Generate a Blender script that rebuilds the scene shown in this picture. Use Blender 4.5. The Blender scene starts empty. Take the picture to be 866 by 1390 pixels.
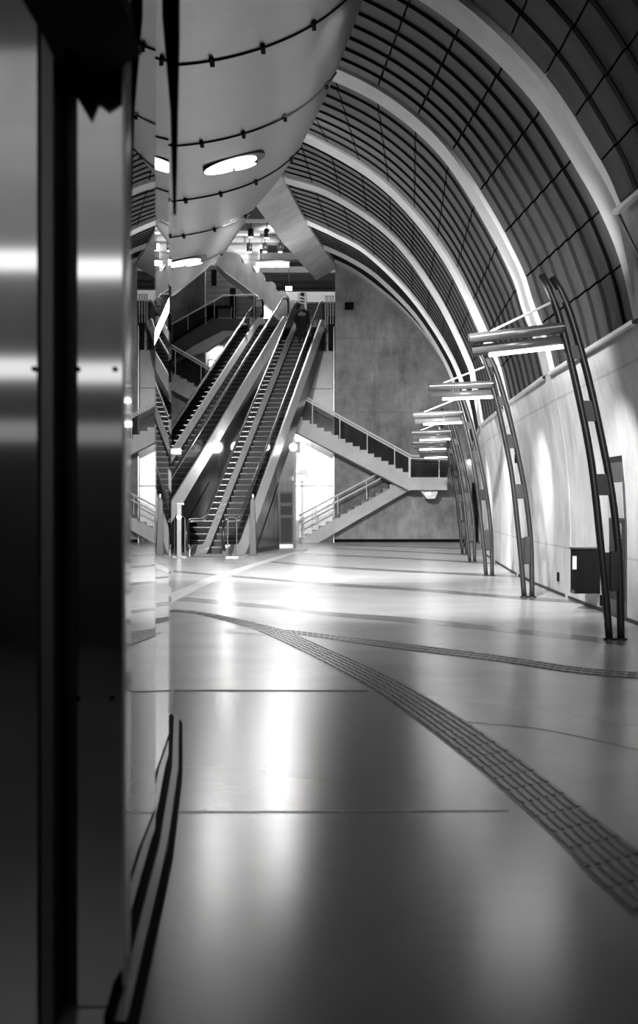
import bpy, bmesh, math, random
from mathutils import Vector, Matrix
random.seed(7)
SC = bpy.context.scene
COL = SC.collection
F, HC, HOR = 1805.0, 1.5, 687.0
def P(px, py, Y):
    return Vector(((px-433)/F*Y, Y, HC+(HOR-py)/F*Y))
def G(px, py, z=0.0):
    Y = (HC-z)*F/(py-HOR)
    return Vector(((px-433)/F*Y, Y, z))
R = math.radians

# ------------------------------------------------------------------ materials
def nodes(name):
    m = bpy.data.materials.new(name); m.use_nodes = True
    nt = m.node_tree
    return m, nt, nt.nodes['Principled BSDF']
def simple(name, v, rough=.5, metal=0.0, noise=0.0, nscale=6.0, bump=0.0, bscale=40.0, stretch=(1,1,1), spec=None, ior=None):
    m, nt, b = nodes(name)
    b.inputs['Base Color'].default_value = (v, v, v, 1)
    b.inputs['Roughness'].default_value = rough
    b.inputs['Metallic'].default_value = metal
    if ior: b.inputs['IOR'].default_value = ior
    if noise or bump:
        tc = nt.nodes.new('ShaderNodeTexCoord'); mp = nt.nodes.new('ShaderNodeMapping')
        mp.inputs['Scale'].default_value = stretch
        nt.links.new(tc.outputs['Object'], mp.inputs['Vector'])
    if noise:
        n = nt.nodes.new('ShaderNodeTexNoise'); n.inputs['Scale'].default_value = nscale
        n.inputs['Detail'].default_value = 6; n.inputs['Roughness'].default_value = .6
        nt.links.new(mp.outputs[0], n.inputs['Vector'])
        mr = nt.nodes.new('ShaderNodeMapRange')
        mr.inputs[1].default_value = .3; mr.inputs[2].default_value = .7
        mr.inputs[3].default_value = v*(1-noise); mr.inputs[4].default_value = min(1, v*(1+noise))
        nt.links.new(n.outputs['Fac'], mr.inputs[0]); nt.links.new(mr.outputs[0], b.inputs['Base Color'])
    if bump:
        n2 = nt.nodes.new('ShaderNodeTexNoise'); n2.inputs['Scale'].default_value = bscale
        nt.links.new(mp.outputs[0], n2.inputs['Vector'])
        bp = nt.nodes.new('ShaderNodeBump'); bp.inputs['Strength'].default_value = bump; bp.inputs['Distance'].default_value = .02
        nt.links.new(n2.outputs['Fac'], bp.inputs['Height']); nt.links.new(bp.outputs[0], b.inputs['Normal'])
    return m
def emis(name, s):
    m, nt, b = nodes(name)
    b.inputs['Base Color'].default_value = (.8,.8,.8,1)
    b.inputs['Emission Color'].default_value = (1,1,1,1); b.inputs['Emission Strength'].default_value = s
    return m
def concrete(name, v, contrast=.35, board=0.0, rough=.7, sc=1.0, joint=None):
    """board-marked concrete: cloudy stains, vertical runs, pores and, if asked, formwork joints"""
    m, nt, b = nodes(name); N = nt.nodes; L = nt.links
    b.inputs['Roughness'].default_value = rough
    tc = N.new('ShaderNodeTexCoord')
    def noise(scale, st, det=8):
        mp = N.new('ShaderNodeMapping'); mp.inputs['Scale'].default_value = st
        L.new(tc.outputs['Object'], mp.inputs['Vector'])
        n = N.new('ShaderNodeTexNoise'); n.inputs['Scale'].default_value = scale; n.inputs['Detail'].default_value = det
        n.inputs['Roughness'].default_value = .62
        L.new(mp.outputs[0], n.inputs['Vector']); return n.outputs['Fac']
    def mth(op, a, c):
        n = N.new('ShaderNodeMath'); n.operation = op
        for i, x in enumerate((a, c)):
            if hasattr(x, 'is_output'): L.new(x, n.inputs[i])
            else: n.inputs[i].default_value = x
        return n.outputs[0]
    a = noise(.8*sc, (1,1,1)); c = noise(3.5*sc, (1,1,.35)); d = noise(30*sc, (1,1,1), 3)
    s = mth('ADD', mth('MULTIPLY', a, .55), mth('ADD', mth('MULTIPLY', c, .3), mth('MULTIPLY', d, .15)))
    mr = N.new('ShaderNodeMapRange'); mr.inputs[1].default_value = .35; mr.inputs[2].default_value = .65
    mr.inputs[3].default_value = v*(1-contrast); mr.inputs[4].default_value = min(.95, v*(1+contrast))
    L.new(s, mr.inputs[0]); out = mr.outputs[0]
    if joint:
        # thin darker lines where the formwork panels met, every joint[0] m across and joint[1] m up
        sx = N.new('ShaderNodeSeparateXYZ'); L.new(tc.outputs['Object'], sx.inputs[0])
        for ax, st in ((joint[2], joint[0]), ('Z', joint[1])):
            fr = mth('FRACT', mth('DIVIDE', mth('ADD', sx.outputs[ax], 100.0), st), 0)
            ln = mth('LESS_THAN', fr, .035/st)
            out = mth('MULTIPLY', out, mth('SUBTRACT', 1.0, mth('MULTIPLY', ln, .22)))
    if board:
        mp = N.new('ShaderNodeMapping'); mp.inputs['Scale'].default_value = (1,1,1)
        L.new(tc.outputs['Object'], mp.inputs['Vector'])
        w = N.new('ShaderNodeTexWave'); w.bands_direction = 'Z'; w.inputs['Scale'].default_value = board
        w.inputs['Distortion'].default_value = 1.2
        L.new(mp.outputs[0], w.inputs['Vector'])
        out = mth('MULTIPLY', out, mth('ADD', .82, mth('MULTIPLY', w.outputs['Fac'], .3)))
    L.new(out, b.inputs['Base Color'])
    bp = N.new('ShaderNodeBump'); bp.inputs['Strength'].default_value = .25; bp.inputs['Distance'].default_value = .03
    L.new(s, bp.inputs['Height']); L.new(bp.outputs[0], b.inputs['Normal'])
    return m
def floor_mat(name, v, r0=.12, r1=.3):
    m, nt, b = nodes(name); N = nt.nodes; L = nt.links
    tc = N.new('ShaderNodeTexCoord')
    n = N.new('ShaderNodeTexNoise'); n.inputs['Scale'].default_value = .9; n.inputs['Detail'].default_value = 4; n.inputs['Roughness'].default_value = .5
    L.new(tc.outputs['Object'], n.inputs['Vector'])
    mr = N.new('ShaderNodeMapRange'); mr.inputs[1].default_value = .2; mr.inputs[2].default_value = .8
    mr.inputs[3].default_value = v*.8; mr.inputs[4].default_value = v*1.15
    L.new(n.outputs['Fac'], mr.inputs[0]); L.new(mr.outputs[0], b.inputs['Base Color'])
    n2 = N.new('ShaderNodeTexNoise'); n2.inputs['Scale'].default_value = 2.0; n2.inputs['Detail'].default_value = 3
    L.new(tc.outputs['Object'], n2.inputs['Vector'])
    m2 = N.new('ShaderNodeMapRange'); m2.inputs[1].default_value = .2; m2.inputs[2].default_value = .8
    m2.inputs[3].default_value = r0; m2.inputs[4].default_value = r1
    b.inputs['Roughness'].default_value = (r0+r1)/2
    bp = N.new('ShaderNodeBump'); bp.inputs['Strength'].default_value = .012; bp.inputs['Distance'].default_value = .006
    n3 = N.new('ShaderNodeTexNoise'); n3.inputs['Scale'].default_value = 5; n3.inputs['Detail'].default_value = 3
    L.new(tc.outputs['Object'], n3.inputs['Vector'])
    b.inputs['IOR'].default_value = 1.6
    return m
def glass_clear(name, tint=.85, rough=.02, alpha=.25):
    # thin sheet glass: mostly see-through, mirror-like at a grazing look
    m, nt, b = nodes(name); N = nt.nodes; L = nt.links
    t = N.new('ShaderNodeBsdfTransparent'); t.inputs[0].default_value = (tint,tint,tint,1)
    g = N.new('ShaderNodeBsdfGlossy'); g.inputs['Roughness'].default_value = rough; g.inputs[0].default_value = (.45,.45,.45,1)
    fr = N.new('ShaderNodeFresnel'); fr.inputs[0].default_value = 1.12
    mx = N.new('ShaderNodeMixShader'); out = N['Material Output']
    L.new(fr.outputs[0], mx.inputs[0]); L.new(t.outputs[0], mx.inputs[1]); L.new(g.outputs[0], mx.inputs[2])
    L.new(mx.outputs[0], out.inputs[0])
    return m
M = {}
M['floor'] = floor_mat('polished_concrete_floor', .50, .2, .3)
M['band'] = floor_mat('dark_polished_band', .15, .18, .28)
M['floor_reflect_dark'] = floor_mat('slab_dark_reflection', .15, .16, .28)
M['joint'] = simple('joint_line', .03, .6)
M['joint_light'] = simple('joint_line_light', .4, .4)
M['tile'] = simple('tactile_tile_dark', .06, .35, noise=.3, nscale=8)
M['bar'] = simple('tactile_bar_metal', .22, .4, .1, noise=.25, nscale=14)
M['tile_light'] = simple('tactile_tile_light', .62, .35, noise=.15, nscale=10)
M['tile_mid'] = simple('tactile_tile_mid', .28, .4, noise=.3, nscale=10)
M['wall_r'] = concrete('wall_concrete_pale', .58, .3, joint=(3.4, 2.4, 'Y'))
M['wall_b'] = concrete('wall_concrete_dark', .27, .6, joint=(3.3, 3.1, 'X'))
M['rib'] = concrete('rib_concrete', .62, .16)
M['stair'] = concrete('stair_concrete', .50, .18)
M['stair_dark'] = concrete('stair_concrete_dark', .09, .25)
M['beam'] = concrete('beam_concrete', .48, .3)
M['wall_lit'] = concrete('upper_wall_concrete', .5, .25, board=1.2)
M['lamella'] = simple('lamella_metal', .10, .6, 0.0, noise=.2, nscale=1.2, ior=1.25)
M['black'] = simple('black_paint', .006, .85, ior=1.2)
M['void'] = simple('dark_void', .006, .9)
M['mast'] = simple('mast_paint_dark', .022, .4, .1, noise=.2, nscale=5)
M['housing'] = simple('lamp_housing_metal', .14, .35, .25, noise=.1, nscale=5)
M['steel'] = simple('brushed_steel', .62, .24, 1.0, noise=.06, nscale=6, bump=.03, bscale=60, stretch=(1,1,30))
M['steel_dark'] = simple('brushed_steel_dark', .30, .3, 1.0, noise=.15, nscale=4)
M['steel_bright'] = simple('polished_deck_steel', .86, .3, .45, noise=.08, nscale=5)
M['clad'] = simple('escalator_cladding_steel', .42, .17, 1.0, noise=.12, nscale=1.2)
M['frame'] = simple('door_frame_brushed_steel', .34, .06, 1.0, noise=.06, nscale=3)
M['frame_shaded_side'] = simple('door_frame_shaded_side_steel', .16, .4, 1.0)  # darker base colour puts the shade of the turned-away sides into the steel
M['lit_rod_and_script_white'] = simple('lit_rod_and_script_white', .9, .5)
M['rubber'] = simple('handrail_rubber', .02, .3)
M['rail_light'] = simple('handrail_edge_steel', .85, .35, .3)
M['step'] = simple('escalator_step_metal', .09, .5, .2, noise=.2, nscale=8)
M['riser'] = simple('escalator_riser_metal', .04, .6, .1)
M['glass'] = glass_clear('clear_sheet_glass', .88)
M['glass_dark'] = glass_clear('smoked_sheet_glass', .55)
M['mirror'] = simple('dark_facade_glass', .004, .0, 0.0, ior=2.3)
M['hull'] = simple('satin_soffit_metal', .32, .34, .75, noise=.06, nscale=2)
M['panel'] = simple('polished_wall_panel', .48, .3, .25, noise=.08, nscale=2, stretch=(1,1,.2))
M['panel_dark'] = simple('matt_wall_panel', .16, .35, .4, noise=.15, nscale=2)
M['white'] = emis('lamp_tube_glow', 9)
M['white_soft'] = emis('diffuser_glow', 6)
M['white_far'] = emis('far_lamp_glow', 9)
M['sign'] = emis('lit_sign_face', 2.2)
M['disc'] = emis('downlight_glow', 4)
M['coat'] = simple('dark_coat_cloth', .02, .9)
M['hair'] = simple('grey_hair', .3, .8)
M['scarf'] = simple('pale_scarf_cloth', .3, .9)
M['skin'] = simple('skin_tone', .4, .6)
M['bag'] = simple('white_bag', .45, .6)
M['poster'] = simple('poster_dark', .03, .8)
M['kick'] = simple('kick_plate_dark_steel', .07, .4, .5)
M['poster_light'] = simple('poster_light', .5, .4)

# ------------------------------------------------------------------ mesh helpers
def new_bm(): return bmesh.new()
def mesh_obj(name, bm, mat, parent=None, smooth=False, mats=None, bevel=0):
    bmesh.ops.recalc_face_normals(bm, faces=bm.faces)
    me = bpy.data.meshes.new(name); bm.to_mesh(me); bm.free()
    for mm in (mats or [mat]): me.materials.append(mm)
    if smooth:
        for p in me.polygons: p.use_smooth = True
    o = bpy.data.objects.new(name, me); COL.objects.link(o)
    if parent is not None: o.parent = parent
    if bevel:
        b = o.modifiers.new('bevel', 'BEVEL'); b.width = bevel; b.segments = 2; b.limit_method = 'ANGLE'
    return o
def box(bm, x0, x1, y0, y1, z0, z1, mi=0):
    v = [bm.verts.new((x, y, z)) for x in (x0, x1) for y in (y0, y1) for z in (z0, z1)]
    for f in ((0,1,3,2),(4,6,7,5),(0,4,5,1),(2,3,7,6),(0,2,6,4),(1,5,7,3)):
        fc = bm.faces.new([v[i] for i in f]); fc.material_index = mi
def hexa(bm, pts, mi=0):
    """8 points: bottom 4 then top 4, same order round"""
    v = [bm.verts.new(p) for p in pts]
    for f in ((0,1,2,3),(7,6,5,4),(0,4,5,1),(1,5,6,2),(2,6,7,3),(3,7,4,0)):
        fc = bm.faces.new([v[i] for i in f]); fc.material_index = mi
def prism(bm, poly, axis, a, b, mi=0):
    """polygon of (u,v) pairs extruded along axis 'X' or 'Y' or 'Z' from a to b"""
    def mk(u, v, t):
        return {'X': (t, u, v), 'Y': (u, t, v), 'Z': (u, v, t)}[axis]
    A = [bm.verts.new(mk(u, v, a)) for u, v in poly]; B = [bm.verts.new(mk(u, v, b)) for u, v in poly]
    n = len(poly)
    bm.faces.new(A).material_index = mi; bm.faces.new(B[::-1]).material_index = mi
    for i in range(n):
        bm.faces.new((A[i], B[i], B[(i+1) % n], A[(i+1) % n])).material_index = mi
def tube(bm, pts, r, seg=10, cap=True, sx=1.0, sz=1.0, mi=0):
    pts = [Vector(p) for p in pts]; rings = []
    up0 = None
    for i, p in enumerate(pts):
        t = (pts[min(i+1, len(pts)-1)] - pts[max(i-1, 0)]).normalized()
        if up0 is None:
            ref = Vector((0,0,1)) if abs(t.z) < .9 else Vector((1,0,0))
        else: ref = up0
        s = t.cross(ref).normalized(); u = s.cross(t).normalized(); up0 = u
        rr = r[i] if isinstance(r, (list, tuple)) else r
        rings.append([bm.verts.new(p + s*math.cos(2*math.pi*k/seg)*rr*sx + u*math.sin(2*math.pi*k/seg)*rr*sz) for k in range(seg)])
    for a, b in zip(rings, rings[1:]):
        for k in range(seg):
            bm.faces.new((a[k], a[(k+1) % seg], b[(k+1) % seg], b[k])).material_index = mi
    if cap:
        bm.faces.new(rings[0][::-1]).material_index = mi; bm.faces.new(rings[-1]).material_index = mi
def grid(bm, rows, mi=0, close=False):
    V = [[bm.verts.new(p) for p in r] for r in rows]
    for a, b in zip(V, V[1:]):
        for k in range(len(a)-1):
            bm.faces.new((a[k], a[k+1], b[k+1], b[k])).material_index = mi
    return V
def empty(name, loc=(0,0,0), rz=0.0):
    o = bpy.data.objects.new(name, None); COL.objects.link(o); o.location = loc; o.rotation_euler = (0,0,rz)
    o.empty_display_size = .2
    return o
def tag(o, label, cat, group=None, kind=None):
    o['label'] = label; o['category'] = cat
    if group: o['group'] = group
    if kind: o['kind'] = kind
    return o
def struct(o, label=None, cat=None):
    o['kind'] = 'structure'
    if label: o['label'] = label
    if cat: o['category'] = cat
    return o
def interp(tab, y):
    if y <= tab[0][0]: return tab[0][1:]
    for a, b in zip(tab, tab[1:]):
        if y <= b[0]:
            t = (y-a[0])/(b[0]-a[0])
            return tuple(p+(q-p)*t for p, q in zip(a[1:], b[1:]))
    return tab[-1][1:]
def catmull(pts, n):
    """smooth curve through pts, resampled to n points evenly by length"""
    pts = [Vector(p) for p in pts]
    d = []
    q = [pts[0]*2-pts[1]] + pts + [pts[-1]*2-pts[-2]]
    for i in range(1, len(q)-2):
        for k in range(12):
            t = k/12
            p0, p1, p2, p3 = q[i-1], q[i], q[i+1], q[i+2]
            d.append(.5*((2*p1)+(-p0+p2)*t+(2*p0-5*p1+4*p2-p3)*t*t+(-p0+3*p1-3*p2+p3)*t**3))
    d.append(pts[-1])
    L = [0]
    for a, b in zip(d, d[1:]): L.append(L[-1]+(b-a).length)
    out = []; j = 0
    for i in range(n):
        s = L[-1]*i/(n-1)
        while j < len(L)-2 and L[j+1] < s: j += 1
        t = (s-L[j])/max(1e-9, L[j+1]-L[j])
        out.append(d[j].lerp(d[j+1], min(1, t)))
    return out

# ------------------------------------------------------------------ floor
bm = new_bm(); box(bm, -14, 9, -7, 82, -.3, 0)
struct(mesh_obj('floor', bm, M['floor']))

def ribbon(name, left, right, z0, z1, mat, n=40):
    """flat strip between two pixel-measured floor lines, far end first"""
    a = catmull([G(*p) for p in left], n); b = catmull([G(*p) for p in right], n)
    bm = new_bm()
    top = grid(bm, [[(p.x, p.y, z1), (q.x, q.y, z1)] for p, q in zip(a, b)])
    return mesh_obj(name, bm, mat)
bands = [
 ([(235,809),(322,817),(380,823),(449,831),(560,838.6),(724,856),(821,866),(850,869)], [(235,815),(322,823),(380,827.5),(449,836.5),(560,846),(724,862.5),(821,873.5),(850,877)]),
 ([(235,774),(322,781.5),(453,791.5),(560,798),(704,809.5),(800,816)], [(235,777),(322,784),(453,795.5),(560,802),(704,813.6),(800,820)]),
 ([(364,761.5),(453,768.5),(560,774.5),(704,781),(738,783)], [(364,763.5),(453,771),(560,777.4),(704,784),(738,786)]),
 ([(401,750.4),(480,754),(560,757.8),(640,762),(673,764)], [(401,751.8),(480,755.8),(560,759.6),(640,764),(673,766)]),
 ([(453,744),(520,746.8),(560,748.5),(640,752.5)], [(453,745.2),(520,748),(560,749.8),(640,754)]),
 ([(470,739.6),(560,742),(630,744.5)], [(470,740.4),(560,743),(630,745.5)]),
 ([(560,940),(622,951),(735,966),(866,988),(1000,1012)], [(560,958),(622,978),(735,990),(866,1018),(1000,1048)]),
]
for i, (l, r) in enumerate(bands):
    struct(ribbon('trim_%d' % (i+1), l, r, 0, .0012+i*.0002, M['band']), 'dark polished band set across the pale floor', 'floor band')
# slab field left of the strip, painted darker for the dark ceiling reflection
lowA = [(232,830),(264,833.5),(298.5,841.5),(330,850),(360,861),(410.7,885),(457,909),(513,940),(576,986.5),(660.6,1054),(753.6,1138.6),(796,1185),(866,1248),(960,1330)]
upA = [(232,827.5),(264,829.5),(321.7,840),(356,848),(391,857),(441.6,879),(503.5,906),(560,935),(656,995),(736.7,1054),(796,1100.6),(866,1155.6),(960,1226),(1060,1300)]
bm = new_bm()
poly = [G(236,938), G(512,938.5)] + [G(*p) for p in lowA[8:]] + [G(960,1700), G(150,1700)]
vs = [bm.verts.new((p.x, p.y, .0008)) for p in poly]; bm.faces.new(vs)
o = mesh_obj('trim_8', bm, M['floor_reflect_dark']); struct(o, 'polished slab field left of the curved guide strip, dark ceiling reflection put into its colour', 'floor slab')
for k, (l, r, mt) in enumerate([([(236,936.5),(370,937),(500,937)], [(236,938.5),(370,939),(500,939)], M['joint']),
                   ([(216,1101),(400,1101.5),(690,1100)], [(216,1104),(400,1104),(690,1102)], M['joint_light'])]):
    struct(ribbon('trim_%d' % (9+k), l, r, 0, .0022, mt, 8), 'thin straight joint line between the floor slabs', 'floor joint')

# tactile strips
root = empty('guide_strip', G(500,930))
def child(name, bm, mat, parent, smooth=False, bevel=0, mats=None):
    """mesh given in world coordinates, hung under a parent that may be placed and turned"""
    o = mesh_obj(name, bm, mat, None, smooth, mats, bevel)
    bpy.context.view_layer.update()
    o.data.transform(parent.matrix_world.inverted()); o.parent = parent
    return o
def cl(path): return catmull([G(*p) for p in path], 160)
a = cl(lowA); b = cl(upA)
bm = new_bm(); grid(bm, [[(p.x, p.y, .004), (q.x, q.y, .004)] for p, q in zip(a, b)])
child('tile_bed', bm, M['tile'], root)
bm = new_bm()
nb = 6
# arc length along the strip, bars cut into tiles of about 0.3 m
L = [0]
mid = [(p+q)/2 for p, q in zip(a, b)]
for p, q in zip(mid, mid[1:]): L.append(L[-1]+(q-p).length)
def at_s(s, f):
    s = max(0, min(L[-1]-1e-6, s)); j = 0
    lo, hi = 0, len(L)-2
    while lo < hi:
        m_ = (lo+hi+1)//2
        if L[m_] <= s: lo = m_
        else: hi = m_-1
    j = lo; t = (s-L[j])/(L[j+1]-L[j])
    A = a[j].lerp(a[j+1], t); B = b[j].lerp(b[j+1], t)
    return A.lerp(B, f)
s = 0
while s < L[-1]-.3:
    for k in range(nb):
        f0 = (k+.2)/nb; f1 = (k+.8)/nb
        st = .012 if k % 2 else .0
        p = [at_s(s+.015, f0), at_s(s+.285, f0), at_s(s+.285, f1), at_s(s+.015, f1)]
        fi = (f1-f0)*.22
        q = [at_s(s+.03, f0+fi), at_s(s+.27, f0+fi), at_s(s+.27, f1-fi), at_s(s+.03, f1-fi)]
        hexa(bm, [(v.x, v.y, .004) for v in p] + [(v.x, v.y, .010) for v in q])
    s += .3
child('raised_bars', bm, M['bar'], root)
tag(root, 'curved ribbed dark metal tactile guide strip sweeping across the floor to the lower right', 'tactile strip')
def flat_strip(name, l, r, mt, bars, label, zoff, barmat):
    a2 = catmull([G(*p) for p in l], 60); b2 = catmull([G(*p) for p in r], 60)
    rt = empty(name, (a2[30]+b2[30])/2)
    bm = new_bm(); grid(bm, [[(p.x, p.y, zoff), (q.x, q.y, zoff)] for p, q in zip(a2, b2)])
    child('tile_bed', bm, mt, rt)
    if bars:
        bm = new_bm()
        for i in range(59):
            for k in range(bars):
                f0, f1 = (k+.25)/bars, (k+.75)/bars
                A = a2[i].lerp(b2[i], f0); B = a2[i].lerp(b2[i], f1); C = a2[i+1].lerp(b2[i+1], f1); D = a2[i+1].lerp(b2[i+1], f0)
                C = B.lerp(C, .8); D = A.lerp(D, .8)
                hexa(bm, [(v.x, v.y, zoff) for v in (A, B, C, D)] + [(v.x, v.y, zoff+.005) for v in (A, B, C, D)])
        child('raised_bars', bm, barmat, rt)
    return tag(rt, label, 'tactile strip')
flat_strip('guide_strip', [(365,852),(430,859.5),(530,871),(673,889),(782,905),(866,912.5),(960,925)], [(365,857),(430,865),(530,880),(673,898),(782,914.5),(866,922),(960,935)],
           M['tile_mid'], 3, 'straighter pale-dark tactile strip branching right toward the nearest light mast', .0035, M['bar'])
flat_strip('guide_strip', [(416,744.6),(360,760),(302,778),(262,793),(226,808),(180,828)], [(420,747.2),(364,763.5),(310,783),(272,799),(236,817),(190,840)],
           M['tile_light'], 3, 'pale ribbed tactile strip leading from the facade glass to the concrete stairs', .0035, M['tile_light'])
flat_strip('guide_strip', [(304,854.5),(330,855),(352,856)], [(307,859.5),(330,860),(352,861)], M['tile'], 0, 'short dark stub of tiles left of the strip junction', .0045, M['bar'])

# ------------------------------------------------------------------ right wall and vault
XB = [(-6,3.9),(12,4.0),(20,4.02),(25.5,4.13),(30,4.36),(35,4.68),(40,5.05),(45,5.55),(50,6.1),(56,6.7),(60,7.1)]
def xb(Y): return interp(XB, Y)[0]
RIBY = [0.7, 7.8, 14.8, 21.6, 28.5, 35.6, 42.5, 49.5, 55.6]
prof = {
 2: [(3.60,3.62),(3.47,4.2),(3.3,4.67),(3.0,5.25),(2.35,6.23),(1.37,7.13),(0.1,7.8),(-1.4,8.2)],
 3: [(3.72,3.65),(3.58,4.2),(3.37,4.75),(3.19,5.3),(2.7,6.25),(2.0,7.3),(1.16,8.04),(.26,8.52),(-.8,8.85),(-2.1,9.0)],
 4: [(3.98,3.66),(3.78,4.5),(3.43,5.4),(2.8,6.67),(2.0,7.77),(1.06,8.64),(-.24,9.38),(-1.2,9.72)],
 5: [(4.33,3.66),(4.15,4.7),(3.98,5.39),(3.1,7.16),(1.91,8.74),(.34,9.82),(-.95,10.25)],
 6: [(5.0,3.66),(4.7,5.0),(4.16,6.37),(2.99,8.14),(1.58,9.55),(.45,10.2),(-.42,10.6)],
 7: [(5.7,3.66),(5.25,5.3),(4.75,6.75),(3.65,8.5),(2.2,9.98),(1.1,10.7),(.12,11.15)],
 8: [(6.35,3.66),(5.95,5.6),(5.46,7.12),(4.9,8.03),(4.42,8.7),(3.47,9.75),(2.51,10.56),(1.55,11.28),(.64,11.75)],
}
prof[1] = [(x-.02, z-.1*(i/7)) for i, (x, z) in enumerate(prof[2])]
prof[0] = [(x-.04, z-.2*(i/7)) for i, (x, z) in enumerate(prof[2])]
# the two bays nearest the camera sit above a higher concrete ledge
prof[1] = [(3.28,4.5)] + prof[1][3:]
prof[0] = [(3.26,4.5)] + prof[0][3:]
NT = 67
ARC = {k: catmull([(x, 0, z) for x, z in v], NT) for k, v in prof.items()}
prof2hi = catmull([(x, 0, z) for x, z in ([(3.24,4.73)] + prof[2][3:])], NT)
def arc(Y, seg):
    """arc points (X,Z) at depth Y inside bay seg (between rib seg and seg+1)"""
    A = ARC[seg]; B = ARC[seg+1] if seg != 1 else prof2hi
    t = (Y-RIBY[seg])/(RIBY[seg+1]-RIBY[seg])
    return [a_.lerp(b_, t) for a_, b_ in zip(A, B)]
def offs(pts, Y, d):
    """move profile outward (away from the hall) by d"""
    out = []
    for i, p in enumerate(pts):
        t = (pts[min(i+1, len(pts)-1)]-pts[max(i-1, 0)]).normalized()
        n = Vector((t.z, 0, -t.x))   # outward: to the right / up
        out.append(Vector((p.x+n.x*d, Y, p.z+n.z*d)))
    return out
# ribs
RW = .34
rib_names = ['nearest, out of the picture', 'just ahead of the camera', 'widest pale concrete rib, nearest of the vault ribs',
             'second pale concrete rib from the camera', 'third concrete rib along the vault', 'fourth concrete rib along the vault',
             'fifth slim concrete rib along the vault', 'sixth slim concrete rib, last before the end wall', 'last']
for k in range(0, 8):
    A = ARC[k]
    bm = new_bm()
    Y = RIBY[k]
    base = []
    i0 = offs(A, 0, -.02); o0 = offs(A, 0, .40)
    rows = []
    for p, q in zip(i0, o0):
        rows.append([(p.x, Y-RW, p.z), (p.x, Y+RW, p.z), (q.x, Y+RW, q.z), (q.x, Y-RW, q.z), (p.x, Y-RW, p.z)])
    grid(bm, rows)
    bmesh.ops.remove_doubles(bm, verts=bm.verts, dist=1e-5)
    o = mesh_obj('vault_rib', bm, M['rib'])
    struct(o, 'curved concrete vault rib: ' + rib_names[k], 'rib')
# the thin rib against the end wall
bm = new_bm(); i0 = offs(ARC[8], 0, -.12); o0 = offs(ARC[8], 0, .4)
grid(bm, [[(p.x, 55.0, p.z), (p.x, 55.5, p.z), (q.x, 55.5, q.z), (q.x, 55.0, q.z), (p.x, 55.0, p.z)] for p, q in zip(i0, o0)])
struct(mesh_obj('vault_rib', bm, M['rib']), 'thin curved concrete edge where the vault meets the dark end wall', 'rib')
# bays of lamellae
for seg in range(0, 8):
    Y0, Y1 = RIBY[seg]+RW, RIBY[seg+1]-RW
    if seg == 7: Y1 = 55.0
    ns = 8
    bm = new_bm()
    w = (Y1-Y0)/ns
    NS = 11; per = 6
    for j in range(ns):
        ya, yb = Y0+j*w+.02, Y0+(j+1)*w-.02
        ra = offs(arc(ya, seg), ya, .02); rb = offs(arc(yb, seg), yb, .06)
        ra2 = offs(arc(ya, seg), ya, .12); rb2 = offs(arc(yb, seg), yb, .12)
        for s_ in range(NS):
            i0_, i1_ = s_*per, min(NT-1, (s_+1)*per)
            gap = .12
            def seq(r):
                o_ = [r[i] for i in range(i0_, i1_+1)]
                o_[0] = o_[0].lerp(o_[1], gap); o_[-1] = o_[-1].lerp(o_[-2], gap)
                return o_
            A_, B_, B2, A2 = seq(ra), seq(rb), seq(rb2), seq(ra2)
            grid(bm, [[a_, b_] for a_, b_ in zip(A_, B_)]); grid(bm, [[b_, c_, d_, a_] for a_, b_, c_, d_ in zip(A_, B_, B2, A2)], mi=1)  # strip sides coloured black as painted shadow lines between lamellae
    # dark backing behind the gaps
    bk = [offs(arc(y, seg), y, .16) for y in (Y0-.1, (Y0+Y1)/2, Y1+.1)]
    grid(bm, [list(t) for t in zip(*bk)], mi=1)
    o = mesh_obj('vault_bay', bm, None, mats=[M['lamella'], M['void']])
    struct(o, ['dark metal lamella bay over the camera', 'dark metal lamella bay with the high ledge at the top right corner', 'largest lamella bay between the widest rib and the second rib',
               'lamella bay between the second and third ribs', 'lamella bay between the third and fourth ribs', 'lamella bay between the fourth and fifth ribs',
               'fine lamella bay between the fifth and sixth ribs', 'last narrow lamella bay against the dark end wall'][seg], 'ceiling bay')
    # bright sill ledge under each bay
    bm = new_bm()
    rows = []
    for i in range(9):
        y = Y0-.02+(Y1-Y0+.04)*i/8; p = arc(min(max(y, RIBY[seg]), RIBY[seg+1]), seg)[0]
        rows.append([(p.x-.05, y, p.z-.05), (p.x+.32, y, p.z-.05), (p.x+.32, y, p.z+.0), (p.x-.05, y, p.z+.0), (p.x-.05, y, p.z-.05)])
    grid(bm, rows)
    struct(mesh_obj('trim_%d' % (20+seg), bm, M['steel_bright']), 'bright metal ledge closing the foot of a lamella bay', 'ledge')
# right wall
WP = [(0,0),(.0,.6),(.0,1.2),(.03,1.8),(.09,2.4),(.17,2.9),(.26,3.3),(.36,3.66)]
bm = new_bm(); rows = []
ys = [-6+i*.5 for i in range(int(61.6/.5)+2)]
for y in ys:
    x = xb(y)
    sg = max(i for i in range(9) if RIBY[i] <= max(y, .7)) if y < 55.6 else 8
    sg = min(sg, 7)
    top = arc(min(max(y, .7), 55.6), sg)[0]
    n = len(WP); row = []
    ztop = top.z if y > 14.3 else 3.66
    xt = top.x if y > 14.3 else arc(15.0, 2)[0].x
    dx = (x - xt)/.36
    for u, z in WP: row.append((x-u*dx, y, z*ztop/3.66))
    if y <= 14.3:
        row += [(xt-.12, y, 4.1), (top.x, y, top.z)]
    else:
        row += [(xt+.02, y, ztop+.001), (xt+.04, y, ztop+.002)]
    row.append((row[-1][0]+.5, y, row[-1][2]+.002))
    rows.append(row)
grid(bm, rows)
struct(mesh_obj('wall_right', bm, M['wall_r'], smooth=True))
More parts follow.
